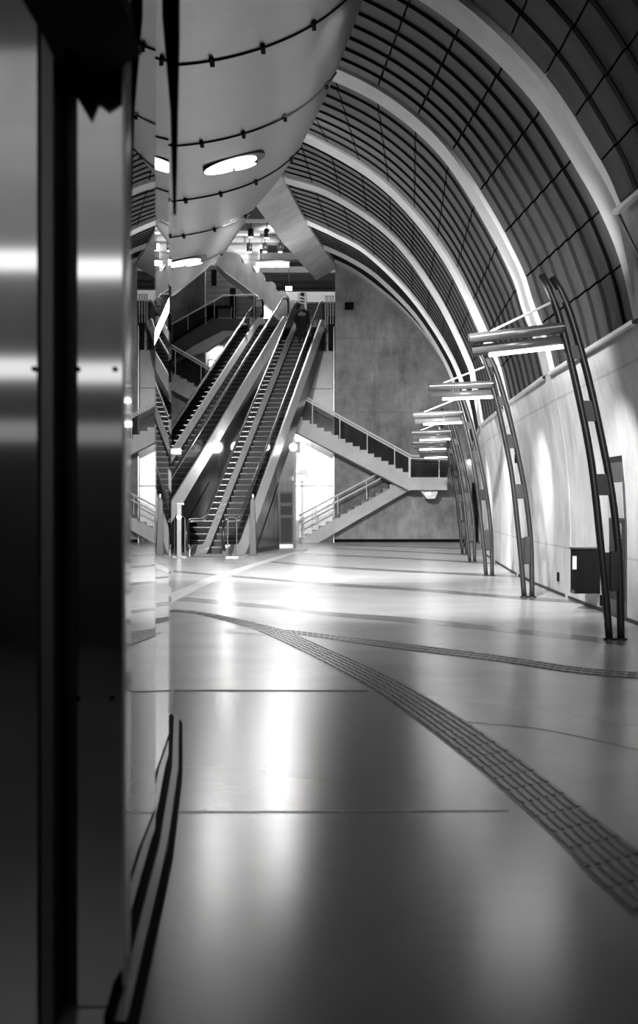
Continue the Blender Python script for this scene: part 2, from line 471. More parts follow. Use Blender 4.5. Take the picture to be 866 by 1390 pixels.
# slim vertical pilaster lines running the ribs down the wall
for k in range(2, 8):
    bm = new_bm(); rows = []
    y = RIBY[k]; xt = ARC[k][0].x; dx = (xb(y)-xt)/.36
    for u, z in WP+[(.37,3.75)]:
        X = xb(y)-u*dx
        rows.append([(X+.02, y-RW, z), (X-.012, y-RW+.12, z), (X-.012, y+RW-.12, z), (X+.02, y+RW, z)])
    grid(bm, rows)
    struct(mesh_obj('trim_%d' % (30+k), bm, M['wall_r']), 'shallow concrete pilaster carrying a vault rib down to the floor', 'pilaster')
bm = new_bm(); rows = []
for y in ys:
    x = xb(y); rows.append([(x-.012, y, 0), (x-.012, y, .05), (x+.02, y, .05)])
grid(bm, rows); struct(mesh_obj('baseboard_right', bm, M['joint']))

# end wall, arched to fit the vault
bm = new_bm()
pts = [(.64, 0)] + [(6.9, 0), (6.9, 3.66)] + [(p.x+.05, p.z+.08) for p in ARC[8]]
prism(bm, [(x, z) for x, z in pts] , 'Y', 55.6, 56.3)
struct(mesh_obj('wall_back', bm, M['wall_b']))
bm = new_bm(); box(bm, .64, 6.7, 55.55, 55.6, 0, .12); struct(mesh_obj('baseboard_back', bm, M['black']))
# dark doorway at the foot of the end wall
q = P(646,0,55.5).x; bm = new_bm(); box(bm, P(641,0,55.5).x, P(652,0,55.5).x, 55.52, 55.6, 0, P(0,655,55.5).z)
struct(mesh_obj('door_1', bm, M['void']))

# edge beam along the left end of the vault
EB = [(14.0,-2.6,8.75),(21.6,-2.15,9.1),(28.5,-1.35,9.75),(35.6,-.98,10.22),(42.5,-.44,10.57),(49.5,.12,11.1),(55.6,.66,11.55)]
bm = new_bm(); rows = []
for i in range(30):
    y = 14+i*(56.0-14)/29; x, z = interp(EB, y)
    w = .75
    rows.append([(x+.05, y, z-.05), (x+.05, y, z+.8), (x-w, y, z+.8), (x-w-.05, y, z-.55), (x+.05, y, z-.05)])
grid(bm, rows); struct(mesh_obj('edge_beam', bm, M['beam']), 'broad board-marked concrete beam edging the vault beside the upper level opening', 'beam')

# ------------------------------------------------------------------ left wall, recess panels, upper level
bm = new_bm(); box(bm, -14, P(278,0,55.6).x, 55.6, 56.2, 0, 16); struct(mesh_obj('wall_left', bm, M['wall_b']))
bm = new_bm(); box(bm, -14.3, -14, -6, 82, 0, 16); struct(mesh_obj('wall_side', bm, M['wall_b']))
XL, XR = P(278,0,55.6).x, .64
root = empty('wall_cladding', ((XL+XR)/2, 57.4, 0))
nx = 5; ws = (XR-XL+.5)/nx
for i in range(nx):
    for j, (z0, z1) in enumerate(((0,2.35),(2.37,4.62),(4.64,6.55),(6.57,8.6))):
        bm = new_bm(); x0 = XL-.25+i*ws
        box(bm, x0+.01, x0+ws-.01, 57.4, 57.46, z0+.01, z1-.01)
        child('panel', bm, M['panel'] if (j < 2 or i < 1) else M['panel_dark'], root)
struct(root); tag(root, 'polished metal wall panels in the recess behind the stairs and escalators', 'wall panels', kind='structure')
bm = new_bm(); box(bm, XR-.04, XR+.0, 55.57, 57.4, 0, 9.0); struct(mesh_obj('trim_50', bm, M['panel']), 'pale polished return edge of the end wall', 'wall edge')
bm = new_bm(); box(bm, XL-.3, XR+.3, 57.47, 57.7, 0, 9.0); struct(mesh_obj('wall_recess', bm, M['stair']))
# upper floor slab behind the escalator heads
bm = new_bm(); box(bm, -9, 4, 57.9, 82, 8.6, 9.12); struct(mesh_obj('upper_floor', bm, M['stair']))
bm = new_bm(); box(bm, -12, 8, 81.4, 82, 9, 17); struct(mesh_obj('wall_far', bm, M['wall_lit']))
bm = new_bm(); box(bm, 4, 4.4, 56.3, 82, 9, 17); struct(mesh_obj('wall_upper_right', bm, M['wall_lit']))
bm = new_bm(); box(bm, -14, 9, 50, 82, 15.2, 15.5); struct(mesh_obj('ceiling', bm, M['stair']))
# big hall ceiling left of the vault (seen only in reflections and side views)
bm = new_bm(); box(bm, -14, -1.0, -6, 50, 12.3, 12.6); struct(mesh_obj('ceiling_left', bm, M['stair_dark']))
# pale bulkhead on the far side of the upper level
bm = new_bm(); a_ = P(378,396,66); b_ = P(460,410,66); box(bm, a_.x, 4, 66, 66.4, b_.z, a_.z); struct(mesh_obj('bulkhead', bm, M['panel']), 'pale horizontal bulkhead across the upper level', 'bulkhead')
# ceiling beams
for i, (py0, py1, Y, mt) in enumerate([(286,297,57.5,'beam'),(303,313,59.5,'beam'),(322,329,61.5,'beam'),(343,352,63,'stair_dark'),(364,370,66,'stair_dark'),(376,381,69,'stair_dark'),(385,390,72,'stair_dark')]):
    t_ = P(330,py0,Y).z; u_ = P(330,py1,Y).z
    bm = new_bm(); box(bm, -8, 5, Y, Y+.7, u_, max(t_, u_+.3))
    struct(mesh_obj('ceiling_beam', bm, M[mt]), 'horizontal concrete beam under the upper level ceiling, number %s from the front' % ['one','two','three','four','five','six','seven'][i], 'beam')
# ceiling fixtures of the upper level
cyl = None
for i, (px, p0, p1, Y) in enumerate([(340.5,311,322.5,59.2),(362.3,311,323.5,59.2),(338.5,330.5,342.5,61.2),(359.5,330.5,342.5,61.2),(380.5,330.5,342.5,61.2)]):
    a_ = P(px, p0, Y); b_ = P(px, p1, Y)
    t = empty('cylinder_downlight', (a_.x, Y, b_.z))
    h = a_.z-b_.z
    bm = new_bm(); tube(bm, [(0,0,.02),(0,0,h)], .13, 16); mesh_obj('housing', bm, M['mast'], t, True)
    bm = new_bm(); tube(bm, [(0,0,0),(0,0,.03)], .10, 16); mesh_obj('lens', bm, M['white_far'], t)
    bm = new_bm(); tube(bm, [(0,0,h),(0,0,h+.5)], .02, 8); mesh_obj('stem', bm, M['mast'], t)
    tag(t, ['dark cylinder downlight, left one of the upper pair', 'dark cylinder downlight, right one of the upper pair', 'dark cylinder downlight, left of the lower three',
            'dark cylinder downlight, middle of the lower three', 'dark cylinder downlight, right of the lower three'][i], 'downlight', 'cylinder downlights over the upper level')
def lightbar(x0, x1, y0, y1, Y, label, mat='white_far', d=.25):
    a_ = P(x0, y0, Y); b_ = P(x1, y1, Y)
    t = empty('ceiling_light', ((a_.x+b_.x)/2, Y, a_.z))
    bm = new_bm(); box(bm, a_.x, b_.x, Y, Y+d, b_.z, a_.z); child('diffuser', bm, M[mat], t, bevel=.03)
    bm = new_bm(); box(bm, a_.x-.04, b_.x+.04, Y+.02, Y+d+.04, a_.z, a_.z+.08); child('frame', bm, M['steel'], t)
    for f in (.2, .8):
        bm = new_bm(); xx = a_.x+(b_.x-a_.x)*f; tube(bm, [(xx, Y+.1, a_.z+.05), (xx, Y+.1, a_.z+.7)], .012, 6)
        child('suspension', bm, M['steel'], t)
    return tag(t, label, 'ceiling light')
lightbar(348, 392, 355.5, 361.5, 60.5, 'bright suspended light box below the dark cylinder downlights')
lightbar(357, 378, 288, 292, 57.2, 'short bright light strip at the top of the upper level opening')
lightbar(322, 336, 316, 326, 63.2, 'bright light panel left of the upper pair of cylinder downlights')
lightbar(343, 356, 333, 336, 64.5, 'thin light strip between the lower cylinder downlights')
t = empty('hanging_sign', P(392, 394, 58))
a_ = P(387.5, 388.5, 58); b_ = P(396.5, 394.5, 58)
bm = new_bm(); box(bm, a_.x, b_.x, 58, 58.06, b_.z, a_.z); child('lit_face', bm, M['sign'], t)
bm = new_bm(); tube(bm, [(P(392,0,58).x, 58.03, a_.z), (P(392,0,58).x, 58.03, P(0,366,58).z)], .025, 8); child('rod', bm, M['mast'], t)
tag(t, 'small white lit sign hanging on a rod over the escalator heads', 'sign')
# second stair flight rising over the upper level: big inclined concrete slab with rounded lobes
t = empty('inclined_slab', P(350, 380, 60))
lo = [(296,352),(305,370),(352,405),(392,434)]; hi = [(322,346),(385,403),(420,432)]
bm = new_bm()
Y = 59.5
outline = [(292,358),(305,370),(352,405),(388,434),(430,434)]
for k in range(6):     # rounded lobes stepping down the upper edge
    cx_, cy_ = 398-k*15.5, 415-k*12.6
    for a_ in (20, -15, -50, -85, -120):
        outline.append((cx_+8*math.cos(R(a_)), cy_+8*math.sin(R(a_))))
outline += [(300,338)]
polyp = [P(px, py, Y) for px, py in outline]
prism(bm, [(v.x, v.z) for v in polyp], 'Y', Y, Y+2.4)
bmesh.ops.triangulate(bm, faces=[f for f in bm.faces if len(f.verts) > 4])
child('slab', bm, M['beam'], t)
bm = new_bm(); tube(bm, [P(305,369,Y-.05), P(352,404,Y-.05)], .03, 8); child('edge_strip', bm, M['rail_light'], t)
tag(t, 'massive inclined concrete stair soffit descending right above the upper landing', 'stair soffit', kind='structure')
# pale concrete wall behind the upper landing with a doorway and a slit
bm = new_bm()
Y = 62.5
a_ = P(250, 330, Y); b_ = P(352, 440, Y)
box(bm, a_.x, b_.x, Y, Y+.4, 8.6, 15.2); struct(mesh_obj('wall_upper_left', bm, M['wall_lit']))
for n, (x0, y0, x1, y1) in enumerate([(312,391,320,432),(287,366,294,388)]):
    p0, p1 = P(x0, y0, Y-.02), P(x1, y1, Y-.02)
    bm = new_bm(); box(bm, p0.x, p1.x, Y-.03, Y, p1.z, p0.z)
    struct(mesh_obj('door_%d' % (2+n) if n == 0 else 'window_1', bm, M['void']))
# bright glazed opening behind the escalator heads
bm = new_bm(); p0, p1 = P(352,404,61), P(368,432,61); box(bm, p0.x, p1.x, 61, 61.05, p1.z, p0.z)
struct(mesh_obj('window_2', bm, M['white_soft']), 'small blown-out bright window behind the left escalator head', 'window')

# ------------------------------------------------------------------ stairs
def rail(bm, pts, r=.028): tube(bm, pts, r, 8)
def flight(bm, xa, za, xb_, zb, y0, y1, n, drop=.42):
    """stepped flight from (xa,za) up to (xb,zb) along X; top surface stepped, soffit parallel"""
    dx = (xb_-xa)/n; dz = (zb-za)/n
    top = []
    x, z = xa, za
    for i in range(n):
        top += [(x, z), (x, z+dz)]; x += dx; z += dz
        top.append((x, z)) if i == n-1 else None
    # soffit
    bot = [(xb_, zb-drop-dz*0), (xa, za-drop)]
    prism(bm, top+bot, 'Y', y0, y1)
t = empty('staircase', P(520, 700, 54))
YF0, YF1 = 52.9, 54.1
# upper flight (front): from right landing going up to the left
zl = P(0,648,53).z; top_l = P(0,642.5,53).z
x_r, x_l = P(556,0,53).x, P(372,0,53).x
z_r = P(0,646,53).z; z_l = z_r + (x_r-x_l)*.517
bm = new_bm(); flight(bm, x_r, z_r, x_l, z_l, YF0, YF1, 19, .60); child('flight', bm, M['stair'], t)
# right landing
xe = P(607,0,53).x
bm = new_bm(); box(bm, x_r, xe, 52.9, 54.12, P(0,665,53).z, P(0,648,53).z); box(bm, x_r-.3, xe, 54.12, 55.55, P(0,665,53).z, P(0,648,53).z); child('landing', bm, M['stair'], t)
# lower flight (rear)
xl0, zl0 = P(404,0,54.3).x, 0.0
xl1, zl1 = P(548,0,54.3).x, P(0,652,54.3).z
bm = new_bm(); 
n = 15; dx = (xl1-xl0)/n; dz = zl1/n; top = []
x, z = xl0, 0
for i in range(n):
    top += [(x, z), (x, z+dz)]; x += dx; z += dz
top.append((x, z)); 
poly = top + [(xl1+.25, z), (xl1+.3, P(0,664,54.3).z), (P(432,0,54.3).x, 0)]
prism(bm, poly, 'Y', 54.25, 55.5); child('flight', bm, M['stair'], t)
# intermediate landing and left continuation of the upper flight
xm = P(312,0,53).x
bm = new_bm(); box(bm, xm, x_l+.02, YF0, YF1, z_l-.6, z_l); child('landing', bm, M['stair'], t)
x2 = P(205,0,53).x; z2 = z_l + (xm-x2)*.53
bm = new_bm(); flight(bm, xm, z_l, x2, z2, YF0, YF1, 11, .60); child('flight', bm, M['stair'], t)
# handrails: double tube on the front of the upper flight
def line(p, q, n=2): return [Vector(p).lerp(Vector(q), i/(n-1)) for i in range(n)]
for off, r in ((0, .035), (-.11, .028)):
    bm = new_bm()
    a_ = P(558, 618.5, 52.95); b_ = P(372, 515, 52.95)
    c_ = P(312, 515, 52.95); d_ = P(225, 464, 52.95)
    o_ = Vector((0, 0, off))
    rail(bm, [P(612, 620, 52.95)+o_, a_+o_, b_+o_, c_+o_, d_+o_], r); child('handrail', bm, M['rail_light'], t)
# posts and glass infill of the upper flight
bm = new_bm(); rail(bm, [P(556, 620, 52.93), P(556, 648, 52.93)], .05); child('newel_post', bm, M['rail_light'], t)
def baluster(p, q, r, parent, mat='rail_light'):
    bm = new_bm(); rail(bm, [p, q], r); child('baluster', bm, M[mat], parent)
baluster(P(596, 620, 52.93), P(596, 648, 52.93), .025, t)
for f in (.12, .32, .52, .72, .92):
    p = a_.lerp(b_, f); baluster(p, (p.x, p.y, p.z-1.25), .02, t)
for f in (.05, .45, .85):
    p = c_.lerp(d_, f); baluster(p, (p.x, p.y, p.z-1.3), .02, t)
def sheet(bm, pts, th=.012):
    """glass sheet in a plane of constant Y, polygon of points"""
    y = pts[0].y
    prism(bm, [(p.x, p.z) for p in pts], 'Y', y, y+th)
bm = new_bm(); d1 = Vector((0,0,-.08)); d2 = Vector((0,0,-1.05))
sheet(bm, [a_+d1, b_+d1, b_+d2, a_+d2]); child('glass_infill', bm, M['glass_dark'], t)
bm = new_bm(); sheet(bm, [c_+d1, d_+d1, d_+d2, c_+d2]); child('glass_infill', bm, M['glass_dark'], t)
bm = new_bm(); sheet(bm, [P(612,622,52.95), a_+d1, P(558,648,52.95), P(606,648,52.95)]); child('glass_infill', bm, M['glass_dark'], t)
# lower flight rails: two parallel tubes and glass
for (p0, p1) in (((406,700),(511,644)), ((405,708.5),(517,649))):
    bm = new_bm(); rail(bm, [P(*p0, 54.15), P(*p1, 54.15)], .035); child('handrail', bm, M['rail_light'], t)
for px, py in ((428,688),(458,672),(497,652)): baluster(P(px,py,54.15), P(px+1,py+26,54.15), .02, t)
bm = new_bm(); sheet(bm, [P(406,703,54.18), P(517,646,54.18), P(530,663,54.18), P(409,730,54.18)]); child('glass_infill', bm, M['glass'], t)
tag(t, 'pale concrete switchback staircase with steel handrails and glass before the dark end wall', 'staircase')
# small box light under the right landing
t = empty('soffit_light', P(582, 671, 54))
bm = new_bm(); p0, p1 = P(570,666,54), P(592,677,54)
prism(bm, [(p0.x, p0.z), (p1.x+.05, p0.z), (p1.x-.08, p1.z), (p0.x+.25, p1.z)], 'Y', 53.6, 54.6); child('housing', bm, M['steel_dark'], t)
bm = new_bm(); c = P(581,670,53.6); box(bm, c.x-.1, c.x+.1, 53.56, 53.6, c.z-.04, c.z+.04); child('lens', bm, M['white_far'], t)
tag(t, 'small metal light box under the concrete stair landing', 'light')

# upper left flight, from left wall up to the upper landing
t = empty('upper_stair', P(300, 440, 54.5))
YA, YB = 54.3, 55.5
bm = new_bm()
pf = [P(px, py, YA) for px, py in [(200,510),(235,489),(262,470),(302,449),(339,449),(339,432),(290,432),(235,466),(200,487)]]
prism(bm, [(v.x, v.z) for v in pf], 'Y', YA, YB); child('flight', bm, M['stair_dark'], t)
bm = new_bm()
pf = [P(px, py, YA+.05) for px, py in [(205,514),(247,486),(281,476),(309,456.5),(333,456.5),(337,449.2),(301,449.2),(262,470.2),(235,489.2),(200,510.2)]]
prism(bm, [(v.x, v.z) for v in pf], 'Y', YA+.02, YA+.5); child('soffit', bm, M['rib'], t)
bm = new_bm()
n = 9
for i in range(n):
    p0 = P(232+(288-232)*i/n, 466-(466-430)*i/n, YA); p1 = P(232+(288-232)*(i+1)/n, 466-(466-430)*(i+1)/n, YA)
    box(bm, p0.x, p1.x, YA+.1, YB, p0.z-.1, p1.z)
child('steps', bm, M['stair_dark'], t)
bm = new_bm(); rail(bm, [P(225,444,YA), P(303,401,YA), P(347,400.3,YA), P(350,403,YA+.6)], .024); child('handrail', bm, M['rail_light'], t)
bm = new_bm(); rail(bm, [P(225,472,YA), P(280,431,YA)], .03); child('stringer_edge', bm, M['black'], t)
for px, py, q_ in ((255,427.5,448),(279,414,440),(291,407.5,431),(318,401,431),(345,400.5,431)): baluster(P(px,py,YA), P(px,q_,YA), .012, t)
bm = new_bm(); sheet(bm, [P(235,441,YA+.02), P(303,403,YA+.02), P(347,402,YA+.02), P(347,431,YA+.02), P(290,431,YA+.02), P(235,464,YA+.02)]); child('glass_infill', bm, M['glass_dark'], t)
tag(t, 'dark upper stair flight climbing right to the landing beside the escalator heads', 'staircase')
# upper level: counter, railings, figures' surroundings
t = empty('counter', P(296,425,58.5))
bm = new_bm(); p0, p1 = P(281,417,58), P(296,438,58); box(bm, p0.x, p1.x, 58, 58.6, p1.z, p0.z); child('dark_side', bm, M['black'], t)
bm = new_bm(); p0, p1 = P(296,419,58), P(313,431,58); box(bm, p0.x, p1.x, 58, 58.6, p1.z, p0.z); child('cabinet', bm, M['panel'], t)
bm = new_bm(); p0, p1 = P(280,415,58), P(314,419,58); box(bm, p0.x, p1.x, 57.95, 58.65, p1.z, p0.z); child('counter_top', bm, M['mast'], t)
tag(t, 'small counter with a dark top on the upper landing behind the glass rail', 'counter')
t = empty('railing', P(445,420,56.9))
for x0, x1 in ((441,454),):
    bm = new_bm(); rail(bm, [P(441,402,56.6), P(454,402,56.6)], .03); child('handrail', bm, M['rail_light'], t)
    for px in (442,445,448.5,452): baluster(P(px,402,56.6), P(px,440,56.6), .02, t)
    bm = new_bm(); sheet(bm, [P(441,404,56.62), P(453.5,404,56.62), P(453.5,438,56.62), P(441,438,56.62)]); child('glass_infill', bm, M['glass'], t)
tag(t, 'steel railing with close balusters right of the right escalator head', 'railing')
t = empty('railing', P(408,410,63))
bm = new_bm()
for k in range(7): rail(bm, [P(405+k*.3, 402+k*4.2, 62), P(415, 404+k*4.2, 62)], .03)
rail(bm, [P(405,398,62), P(405,432,62)], .05); rail(bm, [P(415,398,62), P(415,432,62)], .05)
child('bars', bm, M['rail_light'], t)
bm = new_bm(); p0, p1 = P(407.5,397,62.2), P(415.5,409,62.2); box(bm, p0.x, p1.x, 62.2, 62.5, p1.z, p0.z); child('machine_head', bm, M['mast'], t)
tag(t, 'white horizontal-barred railing on the upper level behind the escalator rider', 'railing')

# ------------------------------------------------------------------ escalators
def esc_h(y):      # handrail height above floor, local y
    k = math.tan(R(30)); yt = 15.97
    def ramp(v, w=.25):  # soft ramp
        return 0 if v < -w else (v if v > w else (v+w)**2/(4*w))
    return 1.1 + k*(ramp(y) - ramp(y-yt+.17))
def escalator(name, loc, az, label, full=False):
    root = empty(name, loc, -R(az))
    YT = 15.97
    ysamp = [-2.0+i*.25 for i in range(int(20/.25)+1)]     # -2 .. 18
    def side_profile(bm, xa, da, xb_, db, ymin=-1.6, ymax=16.8, mi=0):
        rows = []
        for y in ysamp:
            if y < ymin or y > ymax: continue
            h = esc_h(y)
            za, zb = h-da, h-db
            rows.append([(xa, y, max(za, .02)), (xb_, y, max(zb, .01))])
        grid(bm, rows, mi)
    k = math.tan(R(30))
    # steps, each its own part
    step_bm = new_bm()
    d, rr = .3464, .2
    box(step_bm, -.44, .44, 0, d+.04, -.04, 0, 0)
    # grooved tread: shallow ribs, and a ribbed riser
    for i in range(22):
        x = -.43+i*.0395; box(step_bm, x, x+.018, 0, d, 0, .008, 0)
    box(step_bm, -.44, .44, d, d+.03, 0, rr-.02, 1)
    box(step_bm, -.44, .44, -.008, .012, -.012, .010, 2)
    s0 = mesh_obj('step', step_bm, None, root, mats=[M['step'], M['riser'], M['steel_dark']])
    cnt = 0
    y = .12
    s0.location = (0, y, .02)
    i = 1
    while True:
        yy = .12 + i*d; zz = .02+i*rr
        if zz > 9.0: break
        c = s0.copy(); COL.objects.link(c); c.parent = root; c.location = (0, yy, zz); i += 1
    # flat comb plates
    bm = new_bm(); box(bm, -.46, .46, -1.9, .14, 0, .03); mesh_obj('comb_plate', bm, M['steel_dark'], root)
    bm = new_bm(); box(bm, -.7, .7, 15.9, 18.2, 8.95, 9.12); mesh_obj('landing_plate', bm, M['steel_dark'], root)
    for sgn in (-1, 1):
        # handrail with newel loops
        pts = [(-1.1,.12),(-1.75,.12),(-2.0,.22),(-2.16,.45),(-2.16,.80),(-2.02,1.0),(-1.75,1.1),(-1.3,1.1)]
        pts += [(y_, esc_h(y_)) for y_ in [-.9+.3*j for j in range(60)] if y_ < 16.3]
        e = esc_h(17.4)
        pts += [(16.4,e-.01),(16.5,e-.12),(16.52,e-.4),(16.52,e-.75)]
        pp = [(sgn*.555, a1, b1) for a1, b1 in pts]
        bm = new_bm(); tube(bm, pp, .045, 10, sx=1.0, sz=.8); mesh_obj('handrail', bm, M['rubber'], root, True)
        # pale guide profile right under the rubber, it is what catches the light
        bm = new_bm(); tube(bm, [(x_+sgn*.0, y_, z_-.045) for x_, y_, z_ in pp[6:-4]], .032, 8); mesh_obj('handrail_guide', bm, M['rail_light'], root, True)
        # glass
        bm = new_bm(); rows = []
        for y in ysamp:
            if y > 16.55 or y < -1.95: continue
            h = esc_h(y); rows.append([(sgn*.555, y, h-.05), (sgn*.555, y, h-.80)])
        grid(bm, rows); mesh_obj('glass_panel', bm, M['glass'], root)
        # inner skirt, bright upper band and dark brush line at the foot
        bm = new_bm(); side_profile(bm, sgn*.53, .78, sgn*.47, 1.08, -1.7); side_profile(bm, sgn*.53, .78, sgn*.60, .76, -1.7)
        mesh_obj('inner_deck', bm, M['steel_bright'], root)
        bm = new_bm(); side_profile(bm, sgn*.47, 1.08, sgn*.455, 1.40, -1.5); mesh_obj('skirt', bm, M['riser'], root)
        # outer deck
        bm = new_bm(); side_profile(bm, sgn*.60, .76, sgn*.68, 1.28, -1.7); mesh_obj('outer_deck', bm, M['steel_bright'], root)
        # cladding with vertical sheet joints: one mesh of sheets
        bm = new_bm(); yv = -1.7
        while yv < 17.2:
            ye = min(yv+1.15, 17.3); rows = []
            for j in range(5):
                y = yv+.012+(ye-yv-.024)*j/4; h = esc_h(y)
                lo_ = max(0.0, h-2.12) if (y > 5.7 and not full) else 0.0
                rows.append([(sgn*.68, y, max(h-1.28, .01)), (sgn*.66, y, min(lo_, max(h-1.28, .01)-.005))])
            grid(bm, rows); yv = ye
        mesh_obj('side_cladding', bm, M['clad'], root)
        # seam continuing the truss line down to the ground
        bm = new_bm(); tube(bm, [(sgn*.685, 2.0, .12), (sgn*.685, 5.75, esc_h(5.75)-2.1)], .012, 6); mesh_obj('cladding_seam', bm, M['black'], root)
        # dark plinth
        bm = new_bm(); box(bm, sgn*.66, sgn*.695, 1.9, 5.8, .0, .14); mesh_obj('plinth', bm, M['mast'], root)
    # truss underside and foot wall
    bm = new_bm(); rows = []
    for y in ysamp:
        if 5.7 <= y <= 17.3:
            h = esc_h(y); rows.append([(-.66, y, h-2.12), (.66, y, h-2.12)])
    grid(bm, rows); box(bm, -.66, .66, 5.72, 5.76, 0, esc_h(5.75)-2.1); mesh_obj('truss_soffit', bm, M['clad'], root)
    # core that closes the view through the truss
    bm = new_bm(); rows = []
    for y in ysamp:
        if .2 <= y <= 17.2:
            h = esc_h(y); rows.append([(-.60, y, h-1.55), (.60, y, h-1.55), (.60, y, max(.0, h-2.0)), (-.60, y, max(.0, h-2.0)), (-.60, y, h-1.55)])
    grid(bm, rows); mesh_obj('truss_core', bm, M['void'], root)
    # newel base blocks
    for sgn in (-1, 1):
        bm = new_bm(); prism(bm, [(-2.0,.0),(-1.4,.0),(-1.1,.3),(-1.1,.36),(-1.55,.36),(-1.95,.25)], 'X', sgn*.48, sgn*.66); mesh_obj('newel_base', bm, M['steel'], root, bevel=.02)
    tag(root, label, 'escalator')
    return root
e1 = escalator('escalator', (-3.0, 41.0, 0), 9.2, 'right-hand escalator with one rider, steel cladding and glass balustrades')
e2 = escalator('escalator', (-5.8, 40.2, 0), 13.9, 'left-hand empty escalator, partly hidden behind the facade glass', True)
# dark truss head hanging behind the right escalator top
bm = new_bm(); p0, p1 = P(444,428,57.2), P(453,476,57.2); box(bm, p0.x+.05, p1.x+.05, 57.2, 57.38, p1.z, p0.z); 
tag(mesh_obj('equipment_cover', bm, M['void'], bevel=.05), 'tall black cover beside the head of the right escalator', 'cover')

# barrier gates in front of the escalators
def barrier(px0, px1, pyt, pyb, label, post_px, post_top):
    base = G((px0+px1)/2, pyb); Y = base.y
    t = empty('glass_barrier', base)
    bm = new_bm(); 
    a_, b_ = P(px0, pyt, Y), P(px1, pyt, Y)
    rail(bm, [(a_.x, Y, .02), (a_.x, Y, a_.z-.05), (a_.x+.04, Y, a_.z), (b_.x-.04, Y, b_.z), (b_.x, Y, b_.z-.05), (b_.x, Y, .02)], .016); child('frame', bm, M['steel'], t)
    bm = new_bm(); sheet(bm, [Vector((a_.x, Y, .1)), Vector((a_.x, Y, a_.z-.03)), Vector((b_.x, Y, a_.z-.03)), Vector((b_.x, Y, .1))]); child('glass_panel', bm, M['glass'], t)
    bm = new_bm(); box(bm, a_.x-.05, b_.x+.05, Y-.05, Y+.05, 0, .05); child('floor_rail', bm, M['steel'], t)
    if post_px:
        p = P(post_px, post_top, Y-.1)
        bm = new_bm(); box(bm, p.x-.07, p.x+.07, Y-.2, Y-.06, 0, p.z); child('post', bm, M['steel_dark'], t, bevel=.01)
        bm = new_bm(); tube(bm, [(p.x, Y-.22, p.z-.36), (p.x, Y-.19, p.z-.36)], .07, 16); child('status_lamp', bm, M['sign'], t)
        bm = new_bm(); tube(bm, [(p.x-.07, Y-.14, p.z+.02), (p.x+.14, Y-.14, p.z+.02)], .03, 8); child('cap', bm, M['rail_light'], t)
    return tag(t, label, 'barrier')
barrier(237, 251, 701, 757, 'glass barrier with a steel post and round lamp left of the left newel', 243.5, 685)
barrier(309, 321, 702, 757.5, 'narrow glass barrier between the right escalator newel and the floor', 0, 0)
t = empty('newel_reader', G(342, 754))
Y = t.location.y
bm = new_bm(); p = P(343, 676, Y)
prism(bm, [(p.x-.10,0),(p.x+.12,0),(p.x+.06,p.z-.1),(p.x+.03,p.z),(p.x-.03,p.z),(p.x-.08,p.z-.1)], 'Y', Y, Y+.15); child('post', bm, M['mast'], t, bevel=.01)
bm = new_bm(); tube(bm, [(p.x, Y+.07, p.z), (p.x, Y+.07, p.z+.12)], .03, 10); child('knob', bm, M['rail_light'], t)
tag(t, 'tapered dark steel post with a small knob beside the right escalator', 'post')

# lamp pole beside the escalator truss, with a glowing head
for (bx, by, lx, fin, lab) in ((319.5, 744, 321, -1, 'glowing round lamp on a slim pole between the two escalators'), (400, 744, 398, 1, 'dark slim pole with a glowing round lamp beside the right escalator truss')):
    base = G(bx, by); Y = base.y
    t = empty('lamp_pole', base)
    bm = new_bm(); box(bm, base.x-.045, base.x+.045, Y, Y+.12, 0, P(0,601,Y).z); child('pole', bm, M['mast'], t)
    bm = new_bm(); p0, p1 = P(lx+4,600,Y), P(lx+9,614,Y); box(bm, p0.x, p1.x, Y-.02, Y+.2, p1.z, p0.z); child('lamp_box', bm, M['mast'], t)
    bm = new_bm(); c = P(lx,607,Y-.15)
    bmesh.ops.create_uvsphere(bm, u_segments=16, v_segments=10, radius=.14 if fin > 0 else .2, matrix=Matrix.Translation(c)); child('lamp_globe', bm, M['white'], t, True)
    tag(t, lab, 'lamp')
    ld = bpy.data.lights.new('pole_lamp', 'POINT'); ld.energy = 90 if fin < 0 else 8; ld.shadow_soft_size = .15
    o = bpy.data.objects.new('pole_lamp', ld); COL.objects.link(o); o.location = (c.x-.3 if fin < 0 else c.x, c.y-.35, c.z)
# dark display cabinet between truss and pole
p0, p1 = P(379.5, 667, Y+.6), P(397.5, 744, Y+.6)
t = empty('display_cabinet', ((p0.x+p1.x)/2, Y+.6, 0))
bm = new_bm(); box(bm, p0.x, p1.x, Y+.6, Y+.8, 0.12, p0.z); child('body', bm, M['stair_dark'], t)
for q0, q1 in ((670,682),(687,699),(703,736)):
    bm = new_bm(); a_, b_ = P(381, q0, Y+.58), P(396, q1, Y+.58); box(bm, a_.x, b_.x, Y+.57, Y+.6, b_.z, a_.z); child('dark_panel', bm, M['glass_dark'] if 0 else M['poster'], t)
bm = new_bm(); box(bm, p0.x, p1.x, Y+.55, Y+.8, 0, .12); child('pale_base', bm, M['panel'], t)
tag(t, 'dark display cabinet with three panels between the escalator and the lamp pole', 'cabinet')
